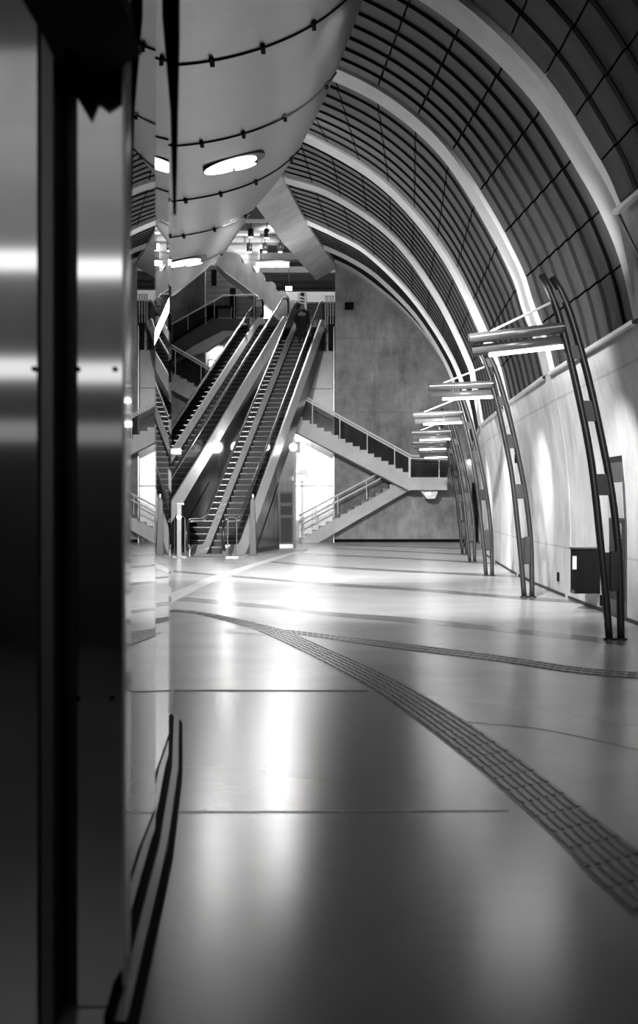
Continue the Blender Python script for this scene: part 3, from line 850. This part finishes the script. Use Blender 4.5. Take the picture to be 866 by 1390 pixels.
# small signs
def sign(x0, y0, x1, y1, Y, label, parent_frame=True):
    a_, b_ = P(x0, y0, Y), P(x1, y1, Y)
    t = empty('lit_sign', ((a_.x+b_.x)/2, Y, b_.z))
    bm = new_bm(); box(bm, a_.x, b_.x, Y, Y+.08, b_.z, a_.z); child('frame', bm, M['steel_dark'], t, bevel=.01)
    bm = new_bm(); box(bm, a_.x+.06, b_.x-.06, Y-.015, Y, b_.z+.05, a_.z-.05); child('face', bm, M['sign'], t)
    return tag(t, label, 'sign')
sign(402.5, 645, 416, 653.5, 57.3, 'small white sign in a grey frame on the bright recess panels')
sign(229, 608, 246, 617.5, 39, 'blank white lit sign over the left escalator beside the facade glass')
sign(282, 488, 292, 500, 57.2, 'small glowing box standing in for the bright recess patch above the left escalator')  # glow stands in for the lit patch of recess wall
t = empty('wall_lamp', P(640, 627, 55.3))
bm = new_bm(); a_, b_ = P(636.5,624,55.3), P(641.5,630,55.3); box(bm, a_.x, b_.x, 55.3, 55.6, b_.z, a_.z); child('lens', bm, M['white_far'], t)
bm = new_bm(); box(bm, a_.x-.03, b_.x+.03, 55.4, 55.6, a_.z, a_.z+.05); child('cap', bm, M['mast'], t)
tag(t, 'tiny bright wall lamp on the end wall behind the far masts', 'lamp')
# black speaker on the end wall
t = empty('wall_speaker', P(474, 414, 55.5))
a_, b_ = P(468,410,55), P(480,419,55)
bm = new_bm(); box(bm, a_.x, b_.x, 55.0, 55.35, b_.z, a_.z); child('body', bm, M['black'], t, bevel=.02)
bm = new_bm(); tube(bm, [((a_.x+b_.x)/2, 55.3, (a_.z+b_.z)/2), ((a_.x+b_.x)/2, 55.62, (a_.z+b_.z)/2)], .04, 8); child('bracket', bm, M['black'], t)
tag(t, 'small black loudspeaker box high on the dark end wall', 'speaker')

# ------------------------------------------------------------------ light masts
LT = [(0,3.22),(.6,3.17),(1.18,3.11),(1.7,3.055),(2.19,2.985),(2.9,2.84),(3.61,2.66),(3.9,2.555),(4.10,2.46)]
RT = [(0,3.35),(.55,3.34),(1.02,3.32),(1.66,3.245),(2.32,3.12),(2.97,2.975),(3.61,2.795),(3.9,2.68),(4.07,2.575)]
masts = [(835.0, 868.5, 'nearest and largest dark twin-tube light mast, beside the black wall bin', .10),
         (717.0, 811, 'second dark twin-tube light mast from the camera', .03),
         (664.0, 782, 'third dark twin-tube light mast along the pale wall', .04),
         (641.0, 763, 'fourth dark twin-tube light mast along the pale wall', .03),
         (630.5, 752, 'fifth dark twin-tube light mast, second farthest', .02),
         (628.5, 742.5, 'farthest dark twin-tube light mast', .02)]
def lin(tab, z):
    return interp(tab, z)[0]
mast_parts = None
for idx, (px, py, label, tilt) in enumerate(masts):
    g = G(px, py); t = empty('light_mast', g)
    x0 = 3.285
    for tab in (LT, RT):
        pts = catmull([(x-x0, 0, z) for z, x in tab], 26)
        bm = new_bm(); tube(bm, pts, .043, 12); mesh_obj('pole', bm, M['mast'], t, True)
    for z0, z1 in ((.55,.98),(1.62,1.86),(2.45,2.68),(3.15,3.3),(3.78,3.92)):
        bm = new_bm()
        pp = []
        n = 3
        for i in range(n+1):
            z = z0+(z1-z0)*i/n
            pp.append((lin(LT, z)-x0+.02, z, lin(RT, z)-x0-.01))
        poly = [(a1, z) for a1, z, b1 in pp] + [(b1, z) for a1, z, b1 in reversed(pp)]
        prism(bm, poly, 'Y', -.03, .03); mesh_obj('connector_plate', bm, M['mast'], t)
    bm = new_bm(); xm_ = (lin(LT,.75)+lin(RT,.75))/2-x0+.015
    box(bm, xm_-.045, xm_+.05, -.085, -.03, .55, 1.0); mesh_obj('control_box', bm, M['mast'], t, bevel=.008)
    bm = new_bm(); tube(bm, [(lin(LT,0)-x0,0,0),(lin(LT,0)-x0,0,.02)], .07, 14); tube(bm, [(lin(RT,0)-x0,0,0),(lin(RT,0)-x0,0,.02)], .07, 14); mesh_obj('foot_plate', bm, M['mast'], t)
    # luminaire arm: two parallel cylinders, the lower one with a bright lens along its underside
    dy = .22
    xr_u, xr_l = lin(LT, 3.5)-x0+.02, lin(LT, 3.38)-x0+.02
    def arm(name, xr, zr, xl, zl_, r, mat, y_off=0):
        bm = new_bm(); tube(bm, [(xr, y_off, zr), (xl, y_off+dy, zl_)], r, 20); return mesh_obj(name, bm, mat, t, True)
    zu = 3.50; zlw = 3.365
    h1 = arm('lamp_housing', xr_u, zu, xr_u-1.04, zu-tilt, .062, M['housing'], -.02)
    h2 = arm('lamp_housing', xr_l, zlw, xr_l-1.02, zlw-tilt*.9, .062, M['housing'], .05)
    bm = new_bm(); tube(bm, [(xr_l+.0, .03, zlw-.066), (xr_l-.84, .03+dy*.85, zlw-.066-tilt*.75)], .026, 10); 
    tube_o = mesh_obj('light_tube', bm, M['white'], h2, True)
    bm = new_bm(); tube(bm, [(xr_u-.0, -.084, zu+.012), (xr_u-1.03, -.084+dy, zu-tilt+.012)], .008, 6); mesh_obj('edge_line', bm, M['rail_light'], h1)
    bm = new_bm(); 
    for xx in (xr_u-1.04, xr_u-.02):
        f = (xr_u-xx)/1.04
        tube(bm, [(xx, -.02+dy*f, zu-tilt*f), (xx-.006, -.02+dy*f, zu-tilt*f)], .068, 20)
    mesh_obj('end_cap', bm, M['mast'], h1)
    # tie rod, its white colour standing in for the lamp light on it
    bm = new_bm(); tube(bm, [(lin(LT,3.78)-x0, 0, 3.80), (xr_u-.80, dy*.8, 3.56-tilt*.8)], .014, 8); mesh_obj('tie_rod', bm, M['lit_rod_and_script_white'], t)
    tag(t, label, 'light mast', 'twin-tube light masts along the right wall')
    # light
    ld = bpy.data.lights.new('mast_lamp', 'AREA'); ld.shape = 'RECTANGLE'; ld.size = .9; ld.size_y = .08; ld.energy = 14
    lo_ = bpy.data.objects.new('mast_lamp', ld); COL.objects.link(lo_)
    lo_.location = (g.x+xr_l-.5, g.y+.14, zlw-.14)
    ld = bpy.data.lights.new('rib_fill_spot', 'SPOT'); ld.energy = (80, 220, 340, 480, 480, 480)[idx]; ld.spot_size = R(130); ld.spot_blend = 1.0; ld.shadow_soft_size = .1  # added spot without a fitting, brightens the vault ribs
    lo_ = bpy.data.objects.new('rib_fill_spot', ld); COL.objects.link(lo_); lo_.location = (g.x-.9, g.y+.1, 3.75)
    lo_.rotation_euler = Vector((.25, .1, 1)).to_track_quat('-Z', 'Y').to_euler()
    # unseen wall washer spot, free of the mast, turned to the wall
    ld = bpy.data.lights.new('wall_washer', 'SPOT'); ld.energy = 500; ld.spot_size = R(62); ld.spot_blend = 1.0; ld.shadow_soft_size = .08
    lo_ = bpy.data.objects.new('wall_washer', ld); COL.objects.link(lo_)
    lo_.location = (g.x-1.1, g.y+1.0, 3.25)
    d = Vector((xb(g.y+2.4)-.05, g.y+2.4, 1.5)) - Vector(lo_.location)
    lo_.rotation_euler = d.to_track_quat('-Z', 'Y').to_euler()

# ------------------------------------------------------------------ wall bin, niche, small wall marks
a_, b_ = P(780.5,745.5,19), P(819,806,19)
t = empty('wall_bin', ((a_.x+b_.x)/2, 19, b_.z))
bm = new_bm(); box(bm, a_.x, b_.x, 19, 19.35, b_.z, a_.z); child('body', bm, M['black'], t, bevel=.012)
bm = new_bm(); box(bm, a_.x-.02, b_.x+.01, 18.98, 19.36, a_.z, a_.z+.018); child('lid', bm, M['mast'], t)
bm = new_bm(); p0, p1 = P(777.5,755,18.97), P(783,773,18.97); box(bm, p0.x, p1.x, 18.985, 19.0, p1.z, p0.z); child('white_sticker', bm, M['poster_light'], t)
bm = new_bm(); box(bm, a_.x-.012, a_.x, 19, 19.3, b_.z, b_.z+.05); child('hinge', bm, M['mast'], t)
bm = new_bm(); box(bm, b_.x-.02, 4.03, 19.1, 19.25, (a_.z+b_.z)/2-.1, (a_.z+b_.z)/2+.1); child('bracket', bm, M['mast'], t)
tag(t, 'black boxy waste bin fixed to the pale wall behind the nearest mast', 'bin')
# niche with a poster in the right wall, just beyond the nearest mast
root = empty('wall_niche', (4.0, 17.8, 0))
def wallx(z, Y):
    sg = 2 if Y < 21.6 else 3
    xt = arc(Y, sg)[0].x
    u = interp([(z_, u_) for u_, z_ in WP], z)[0]
    return xb(Y)-u*(xb(Y)-xt)/.36
def wallpatch(z0, z1, Y0_, Y1_, d):
    bm = new_bm()
    for i in range(8):
        za, zb = z0+(z1-z0)*i/8, z0+(z1-z0)*(i+1)/8
        xa, xb2 = wallx(za, 18)-d, wallx(zb, 18)-d
        hexa(bm, [(xa,Y0_,za),(xa,Y1_,za),(xa+.1,Y1_,za),(xa+.1,Y0_,za),(xb2,Y0_,zb),(xb2,Y1_,zb),(xb2+.1,Y1_,zb),(xb2+.1,Y0_,zb)])
    bmesh.ops.remove_doubles(bm, verts=bm.verts, dist=1e-5)
    return bm
zt = P(0,621,17.8).z
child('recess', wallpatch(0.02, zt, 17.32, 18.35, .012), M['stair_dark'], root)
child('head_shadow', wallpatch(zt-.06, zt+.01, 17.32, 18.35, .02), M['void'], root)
child('pale_panel', wallpatch(P(0,703,17.8).z, P(0,655,17.8).z, 17.42, 18.30, .02), M['poster_light'], root)
child('dark_poster', wallpatch(.25, P(0,704,17.8).z-.01, 17.38, 18.30, .02), M['poster'], root)
bm = new_bm(); zz = 1.27; sc_ = []
for k in range(34):
    sc_.append((wallx(1.2, 17.6)-.032, 17.55+.035*math.sin(k*1.45)+.012*math.sin(k*.7), zz-k*.0075))
tube(bm, sc_, .004, 5); child('white_script', bm, M['lit_rod_and_script_white'], root)
tag(root, 'tall niche with a pale panel over a dark poster behind the nearest mast', 'niche', kind='structure')
for n, (px, py, h) in enumerate([(755.5,783,12),(819,815,14),(678,622,13)]):
    # narrow dark slots in the wall
    X_, Y_ = 4.0, 1805*4.03/(px-433)
    if n == 2: Y_ = 27.0
    xx = xb(Y_) - (.2 if n == 2 else 0)
    z = HC+(HOR-py)/F*Y_
    bm = new_bm(); box(bm, xx-.03, xx+.02, Y_-.05, Y_+.05, z-h/2/F*Y_, z+h/2/F*Y_)
    tag(mesh_obj('wall_slot', bm, M['black']), ['narrow dark slot low in the pale wall between the two nearest masts', 'narrow dark slot low in the wall beside the bin', 'narrow dark slot high in the pale wall beyond the second mast'][n], 'slot')

# ------------------------------------------------------------------ curved metal soffit, upper left
EDGE = [(-4,2.3,6.9),(3,1.45,6.75),(8,.95,6.55),(12,.52,6.42),(13.4,.36,6.36),(14.7,.19,6.30),(16,.0,6.25),(17.4,-.26,6.17),(18.6,-.58,6.04),(19.9,-1.0,5.92),(21,-1.25,5.86),(22.1,-1.52,5.78),(23.2,-2.0,5.6),(24.4,-2.66,5.36),(26,-4.0,5.2),(27.5,-6.5,5.1)]
def hull_row(Y, n=26):
    ex, ez = interp(EDGE, Y)
    zb = 5.48 if Y < 20 else 5.48-(Y-20)*.05
    zb = min(zb, ez-.03)
    D = 2.0; row = []
    for i in range(8): row.append((-9+(ex-D+9)*i/8, Y, zb))
    for i in range(n):
        d = D*(1-i/(n-1)); f = 1-d/D
        row.append((ex-d, Y, zb+(ez-zb)*(.72*f**2.0+.28*f**7)))
    # curl up into the vertical flank
    for dx, dz in ((.035,.12),(.05,.3),(.03,.6),(-.1,1.2),(-.5,2.6),(-1.2,5.0)):
        row.append((ex+dx, Y, ez+dz))
    return row
t = empty('soffit_shell', (-2, 14, 5.5))
ys2 = [-4+i*.35 for i in range(91)]
bm = new_bm(); rows = [hull_row(y) for y in ys2 if y <= 27.5]; grid(bm, rows)
child('shell', bm, M['hull'], t, True)
HS = [9.3, 12.0, 14.7, 17.4, 19.9, 22.1]
for Y in HS:
    row = [Vector(p) for p in hull_row(Y, 40)[:48]]
    bm = new_bm(); tube(bm, [(p.x, p.y, p.z-.004) for p in row], .013, 6); child('seam', bm, M['black'], t)
    bm = new_bm()
    for xo in (1.5, 1.05, .55, .12):
        ex, ez = interp(EDGE, Y); tx = ex-xo+.0
        c = min(row, key=lambda p: abs(p.x-tx))
        box(bm, c.x-.02, c.x+.02, Y-.09, Y+.09, c.z-.035, c.z+.01)
    child('seam_clip', bm, M['black'], t)
struct(t); tag(t, 'huge curved satin metal soffit with dark seams hanging in the upper left', 'soffit', kind='structure')
def hull_z(X, Y):
    r = hull_row(Y, 40); best = min(r, key=lambda p: abs(p[0]-X)); return best[2]
for (px, py, Y, label, w) in ((318,213,15.9,'nearer round downlight glowing in the curved metal soffit', .27), (252,370,21.8,'farther round downlight low in the curved metal soffit', .25)):
    X = (px-433)/F*Y; z = hull_z(X, Y)
    t = empty('soffit_downlight', (X, Y, z-.01))
    sl = math.atan2(hull_z(X+.2, Y)-hull_z(X-.2, Y), .4)
    t.rotation_euler = (0, -sl, 0)
    bm = new_bm(); tube(bm, [(0,0,.03),(0,0,-.012)], w+.015, 32, sz=1.35, sx=1.0); mesh_obj('rim', bm, M['mast'], t)
    bm = new_bm(); tube(bm, [(-.05,0,-.006),(-.05,0,-.02)], w-.02, 32, sz=1.3); mesh_obj('diffuser', bm, M['disc'], t)
    bm = new_bm(); tube(bm, [(.12,.2,-.016),(.12,.2,-.026)], .10, 24, sz=1.6); mesh_obj('inner_ring', bm, M['mast'], t)
    bm = new_bm(); tube(bm, [(.12,.2,-.024),(.12,.2,-.030)], .085, 24, sz=1.6); mesh_obj('inner_lamp', bm, M['disc'], t)
    tag(t, label, 'downlight')

# ------------------------------------------------------------------ faceted glass enclosure, near left
pts = [G(168,1330), G(211,1163), G(229,1057), G(232.5,987)]
t = empty('glass_enclosure', (pts[1].x, pts[1].y, 0))
fac = [Vector((p.x, p.y, 0)) for p in pts]
d = (fac[3]-fac[2]).normalized()
ang = math.atan2(d.x, d.y)
prev = fac[3]
for k in range(5):
    ang -= R(9+3*k); nx_ = prev+Vector((math.sin(ang), math.cos(ang), 0))*1.6; fac.append(nx_); prev = nx_
for i, (a_, b_) in enumerate(zip(fac, fac[1:])):
    bm = new_bm()
    n = Vector((-(b_-a_).normalized().y, (b_-a_).normalized().x, 0))
    th = .02
    g0 = a_.lerp(b_, .004 if i else 0); g1 = a_.lerp(b_, .996)
    hexa(bm, [(g0.x,g0.y,.07),(g1.x,g1.y,.07),(g1.x+n.x*th,g1.y+n.y*th,.07),(g0.x+n.x*th,g0.y+n.y*th,.07),
              (g0.x,g0.y,5.6),(g1.x,g1.y,5.6),(g1.x+n.x*th,g1.y+n.y*th,5.6),(g0.x+n.x*th,g0.y+n.y*th,5.6)])
    child('glass_panel', bm, M['mirror'], t)
def offset_path(path, d):
    out = []
    for i, p in enumerate(path):
        t0 = (path[min(i+1, len(path)-1)]-path[max(i-1, 0)]).normalized()
        out.append(p+Vector((t0.y, -t0.x, 0))*d)
    return out
base0 = [fac[0]+(fac[0]-fac[1]).normalized()*.5]+fac
for nm, d0, d1, z0, z1, mt in (('black_gap', -.01, .018, 0, .075, M['black']), ('kick_plate', .018, .052, 0, .062, M['kick']), ('floor_channel', .052, .075, 0, .03, M['black'])):
    A_ = offset_path(base0, d0); B_ = offset_path(base0, d1)
    bm = new_bm(); grid(bm, [[(p.x,p.y,z0),(p.x,p.y,z1),(q.x,q.y,z1),(q.x,q.y,z0)] for p, q in zip(A_, B_)]); child(nm, bm, mt, t)
tag(t, 'tall faceted dark glass enclosure mirroring the stairs at near left', 'glass enclosure')
# black tapering blade above the far glass edge
bm = new_bm(); Y = 5.5
pl = [P(*p, Y) for p in ((214,-620),(244,-620),(242.8,60),(238,290),(235,290),(231,150),(220,20))]
prism(bm, [(p.x, p.z) for p in pl], 'Y', Y, Y+.03)
tag(mesh_obj('tapered_mullion', bm, M['black']), 'black tapering mullion blade rising from the far glass edge', 'mullion')

# ------------------------------------------------------------------ steel door frame, extreme near left
t = empty('steel_portal', (-.9, 3.9, 0))
Y = 3.95
def X(px, Y): return (px-433)/F*Y
def wall_piece(nm, x0, x1, y0, y1, mt, z1=4.2, bevel=.004, z0=0.0):
    bm = new_bm(); box(bm, x0, x1, y0, y1, z0, z1); return child(nm, bm, mt, t, bevel=bevel)
wall_piece('broad_panel', X(-260,3.8), X(52,3.8), 3.8, 3.95, M['frame'])
wall_piece('panel_return', X(52,3.8)+.001, X(74,3.82), 3.815, 3.95, M['frame_shaded_side'])
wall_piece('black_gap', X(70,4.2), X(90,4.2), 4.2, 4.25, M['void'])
wall_piece('inner_strip', X(85,4.02), X(104.5,4.02), 4.02, 4.1, M['frame_shaded_side'])
post = wall_piece('post', X(103.5,3.98), X(169,3.98), 3.98, 4.12, M['frame'])
wall_piece('post_edge', X(166.5,3.98), X(170.5,3.98), 3.972, 3.98, M['rail_light'], bevel=.001)
wall_piece('backing', X(-260,4.1), X(100,4.2), 4.26, 4.3, M['void'])
for px, py in ((105.5,501),(156,501),(105.5,948),(152,948),(161,61)):
    c = P(px, py, 3.975)
    bm = new_bm(); tube(bm, [(c.x, 3.972, c.z), (c.x, 3.985, c.z)], .008, 14); child('screw', bm, M['black'], t)
c = P(47, 501, 3.8); bm = new_bm(); tube(bm, [(c.x, 3.79, c.z), (c.x, 3.805, c.z)], .008, 14); child('screw', bm, M['black'], t)
# black angular hood at the head of the portal
bm = new_bm()
pl = [P(*p, 3.7) for p in ((18,-40),(30,0),(56,44),(79,90),(90,62),(106,74),(176,28),(165,0),(160,-40))]
prism(bm, [(p.x, p.z) for p in pl], 'Y', 3.7, 3.97); child('hood', bm, M['void'], t)
tag(t, 'blurred brushed steel door portal with screws filling the left foreground', 'door frame')

# ------------------------------------------------------------------ escalator rider
def skin_body(name, verts, edges, radii, mat, parent, root_i=0, sub=2):
    me = bpy.data.meshes.new(name); me.from_pydata(verts, edges, [])
    me.materials.append(mat)
    o = bpy.data.objects.new(name, me); COL.objects.link(o); o.parent = parent
    sk = o.modifiers.new('skin', 'SKIN'); sk.use_smooth_shade = True
    for i, r in enumerate(radii):
        v = me.skin_vertices[0].data[i]; v.radius = r if isinstance(r, tuple) else (r, r); v.use_root = (i == root_i)
    ss = o.modifiers.new('sub', 'SUBSURF'); ss.levels = sub; ss.render_levels = sub
    return o
feet = Vector((0, 14.55, 0))
i_st = int((14.55-.12)/.3464)
py_ = .12+i_st*.3464+.17; pz_ = .02+i_st*.2+.008
bpy.context.view_layer.update()
wp = e1.matrix_world @ Vector((-.02, py_, pz_))
per = empty('person', wp, -R(9.2))
V = [(0,0,.86),(0,0,1.02),(0,.01,1.22),(0,.01,1.34),(0,.02,1.42),(0,.03,1.50),(0,.03,1.58),
     (-.09,0,.80),(-.10,.01,.45),(-.10,-.02,.08),(-.10,.10,.04),
     (.09,0,.80),(.10,.03,.45),(.10,.0,.08),(.10,.12,.04),
     (-.19,0,1.33),(-.24,-.02,1.08),(-.25,.03,.86),(-.25,.06,.78),
     (.19,0,1.33),(.25,-.02,1.08),(.26,.02,.84),(.26,.04,.76)]
E = [(0,1),(1,2),(2,3),(3,4),(4,5),(5,6),(0,7),(7,8),(8,9),(9,10),(0,11),(11,12),(12,13),(13,14),(3,15),(15,16),(16,17),(17,18),(3,19),(19,20),(20,21),(21,22)]
Rr = [(.15,.11),(.13,.10),(.15,.11),(.13,.09),.055,.085,.075, .09,.062,.045,.04, .09,.062,.045,.04, .06,.045,.034,.03, .06,.045,.034,.03]
for base_i, hx in ((18, -.25), (22, .26)):
    p = V[base_i]
    for k, (dx, dy, ln) in enumerate(((-.022,.02,.07),(-.008,.03,.085),(.008,.03,.08),(.02,.02,.065),(-.03 if hx < 0 else .03,.05,.04))):
        V.append((p[0]+dx*.9, p[1]+dy, p[2]-ln)); E.append((base_i, len(V)-1)); Rr.append(.009)
body = skin_body('body', V, E, Rr, M['coat'], per)
# head with face, ears and hair
bm = new_bm(); bmesh.ops.create_uvsphere(bm, u_segments=20, v_segments=14, radius=1, matrix=Matrix.Translation((0,.03,1.54)) @ Matrix.Diagonal((.078,.098,.115,1)))
for sx_ in (-1, 1):
    bmesh.ops.create_uvsphere(bm, u_segments=8, v_segments=6, radius=1, matrix=Matrix.Translation((sx_*.08,.03,1.53)) @ Matrix.Diagonal((.012,.02,.03,1)))
    bmesh.ops.create_uvsphere(bm, u_segments=8, v_segments=6, radius=.011, matrix=Matrix.Translation((sx_*.03,.118,1.545)))
bmesh.ops.create_cone(bm, segments=8, radius1=.016, radius2=.006, depth=.045, matrix=Matrix.Translation((0,.128,1.525)))
bmesh.ops.create_uvsphere(bm, u_segments=8, v_segments=6, radius=1, matrix=Matrix.Translation((0,.118,1.485)) @ Matrix.Diagonal((.026,.01,.008,1)))
mesh_obj('head', bm, M['skin'], per, True)
bm = new_bm(); bmesh.ops.create_uvsphere(bm, u_segments=20, v_segments=14, radius=1, matrix=Matrix.Translation((0,.0,1.545)) @ Matrix.Diagonal((.095,.105,.125,1)))
mesh_obj('hair', bm, M['hair'], per, True)
# long coat, lofted
bm = new_bm(); rows = []
for z, a1, b1, yo in ((.34,.25,.19,.0),(.55,.235,.18,0),(.8,.215,.165,0),(1.0,.20,.15,0),(1.2,.225,.155,0),(1.32,.235,.15,.0),(1.40,.17,.12,.0),(1.44,.09,.08,.01)):
    rows.append([(a1*math.cos(k*math.pi/12)*(1+.05*math.sin(k*2.1)), yo+b1*math.sin(k*math.pi/12), z) for k in range(25)])
grid(bm, rows); bmesh.ops.remove_doubles(bm, verts=bm.verts, dist=1e-4); mesh_obj('coat', bm, M['coat'], per, True)
bm = new_bm(); tube(bm, [(.19,.0,1.36),(.26,-.02,1.1),(.27,.02,.84)], [.085,.07,.055], 14); mesh_obj('sleeve', bm, M['coat'], per, True)
bm = new_bm(); tube(bm, [(-.19,.0,1.36),(-.26,-.02,1.1),(-.27,.03,.86)], [.085,.07,.055], 14); mesh_obj('sleeve', bm, M['coat'], per, True)
bm = new_bm(); rows = []
for z, a1, b1 in ((1.22,.2,.17),(1.32,.215,.17),(1.40,.17,.14),(1.46,.11,.11)):
    rows.append([(a1*math.cos(k*math.pi/12), b1*math.sin(k*math.pi/12), z-.05*(math.sin(k*math.pi/12) < -.5)) for k in range(25)])
grid(bm, rows); bmesh.ops.remove_doubles(bm, verts=bm.verts, dist=1e-4); mesh_obj('shawl', bm, M['scarf'], per, True)
tag(per, 'person in long dark coat and paler shawl riding the escalator, seen from behind', 'person')
# light carrier bag held at the right side
bg = empty('carrier_bag', wp); bg.rotation_euler = (0,0,-R(9.2))
bm = new_bm(); prism(bm, [(.20,.32),(.36,.32),(.38,.36),(.35,.62),(.23,.62),(.19,.36)], 'Y', -.08, .06); mesh_obj('bag', bm, M['bag'], bg, bevel=.02)
bm = new_bm(); tube(bm, [(.25,0,.61),(.265,.03,.70),(.31,0,.61)], .008, 6); mesh_obj('handles', bm, M['bag'], bg)
tag(bg, 'small pale carrier bag hanging from the right hand of the escalator rider', 'bag')

# ------------------------------------------------------------------ lights, added fills among them, some unseen behind the camera
for i, (y, z, x) in enumerate(((-3.2,3.35,-.9),(-3.2,2.72,-.9),(-3.2,2.33,-.9))):
    pass
SC.view_settings.view_transform = 'Standard'
SC.view_settings.look = 'None'
def area(name, loc, target, sx, sy, e):
    ld = bpy.data.lights.new(name, 'AREA'); ld.shape = 'RECTANGLE'; ld.size = sx; ld.size_y = sy; ld.energy = e
    o = bpy.data.objects.new(name, ld); COL.objects.link(o); o.location = loc
    d = Vector(target)-Vector(loc); o.rotation_euler = d.to_track_quat('-Z', 'Y').to_euler()
    return o
# recess wall washer below the upper flight and on the left
def spot(name, loc, target, deg, e, r=.15, blend=.6):
    ld = bpy.data.lights.new(name, 'SPOT'); ld.energy = e; ld.spot_size = R(deg); ld.spot_blend = blend; ld.shadow_soft_size = r
    o = bpy.data.objects.new(name, ld); COL.objects.link(o); o.location = loc
    o.rotation_euler = (Vector(target)-Vector(loc)).to_track_quat('-Z', 'Y').to_euler()
area('recess_lamp', (-.6, 55.9, 4.6), (-.5, 57.4, 3.2), 2.4, .2, 45)
area('recess_lamp', (-4.2, 55.9, 5.0), (-4.0, 57.4, 3.4), 1.6, .2, 32)
area('recess_lamp', (-4.3, 56.9, 8.3), (-4.55, 57.4, 6.8), .6, .1, 25)
spot('wall_fill_spot', (-1.5, 59, 13.8), (-4.5, 62.5, 12), 80, 900)  # added fill, lifts the pale wall behind the upper landing
area('upper_hall_lamp', (-1.5, 64, 14.2), (-1.5, 63, 9), 7, 5, 500)
spot('upper_hall_spot', (-1.4, 56, 13.4), (-3.2, 45, 3), 70, 4500)
spot('upper_hall_spot', (-4.5, 57, 13.4), (-4.5, 46, 3), 70, 900)
spot('slab_fill_spot', (0, 56.5, 12.8), (-3, 60, 11.5), 60, 350)  # added fill for the inclined slab
spot('stair_fill_spot', (1.0, 40, 10), (2.4, 55, 3.0), 40, 13000)  # added fill hanging free in the hall, brightens stairs and end wall
area('vault_fill', (-2.6, 44, 8.5), (1.8, 43, 10.5), 1.0, 8, 300)  # added area fill washing the far vault, no fitting there
area('vault_fill', (-.9, 26, 6.9), (2.6, 28, 8), .6, 10, 110)  # second added vault fill, for the nearer bays
spot('floor_fill_spot', (.2, 12.2, 6.0), (1.9, 27, 0), 62, 17000, .18, 1.0)  # added spot by the soffit edge, brightens the floor ahead
spot('floor_fill_spot', (-1.3, 19.6, 5.7), (1.2, 38, 0), 60, 34000, .18, 1.0)  # another added spot, for the farther floor
spot('hall_fill_spot', (1.7, -.5, 5.2), (1.6, 30, 1.0), 30, 6000, .25, 1.0)  # added fill, unseen behind the camera, brightens the hall ahead
# unseen strips added behind the camera for bright bands on the steel portal
for z_, e_ in ((3.46, 3), (2.60, 2.2), (2.10, .5)):
    area('steel_band_fill', (-2.15, -3.0, z_), (-2.15, 4, z_), 1.7, .16, e_)
area('rear_wall_fill', (-3, -4.5, 5.5), (-3, -7, 6.5), 5, 1, 90)  # added unseen light, makes the rear wall show grey in the steel
bm = new_bm(); box(bm, -14, 9, -7, -6.6, 0, 12.3); struct(mesh_obj('wall_front', bm, M['wall_r']))
w = bpy.data.worlds.new('world'); SC.world = w; w.use_nodes = True
w.node_tree.nodes['Background'].inputs[0].default_value = (1,1,1,1); w.node_tree.nodes['Background'].inputs[1].default_value = .012

# ------------------------------------------------------------------ camera
cd = bpy.data.cameras.new('camera'); cam = bpy.data.objects.new('camera', cd); COL.objects.link(cam)
cam.location = (0, 0, HC); cam.rotation_euler = (R(90), 0, 0)
cd.sensor_fit = 'VERTICAL'; cd.sensor_height = 36; cd.sensor_width = 36*866/1390
cd.lens = F/1390*36
cd.shift_y = -(695-HOR)/1390.0
cd.clip_start = .1; cd.clip_end = 300
cd.dof.use_dof = True; cd.dof.focus_distance = 26; cd.dof.aperture_fstop = 2.8
SC.camera = cam
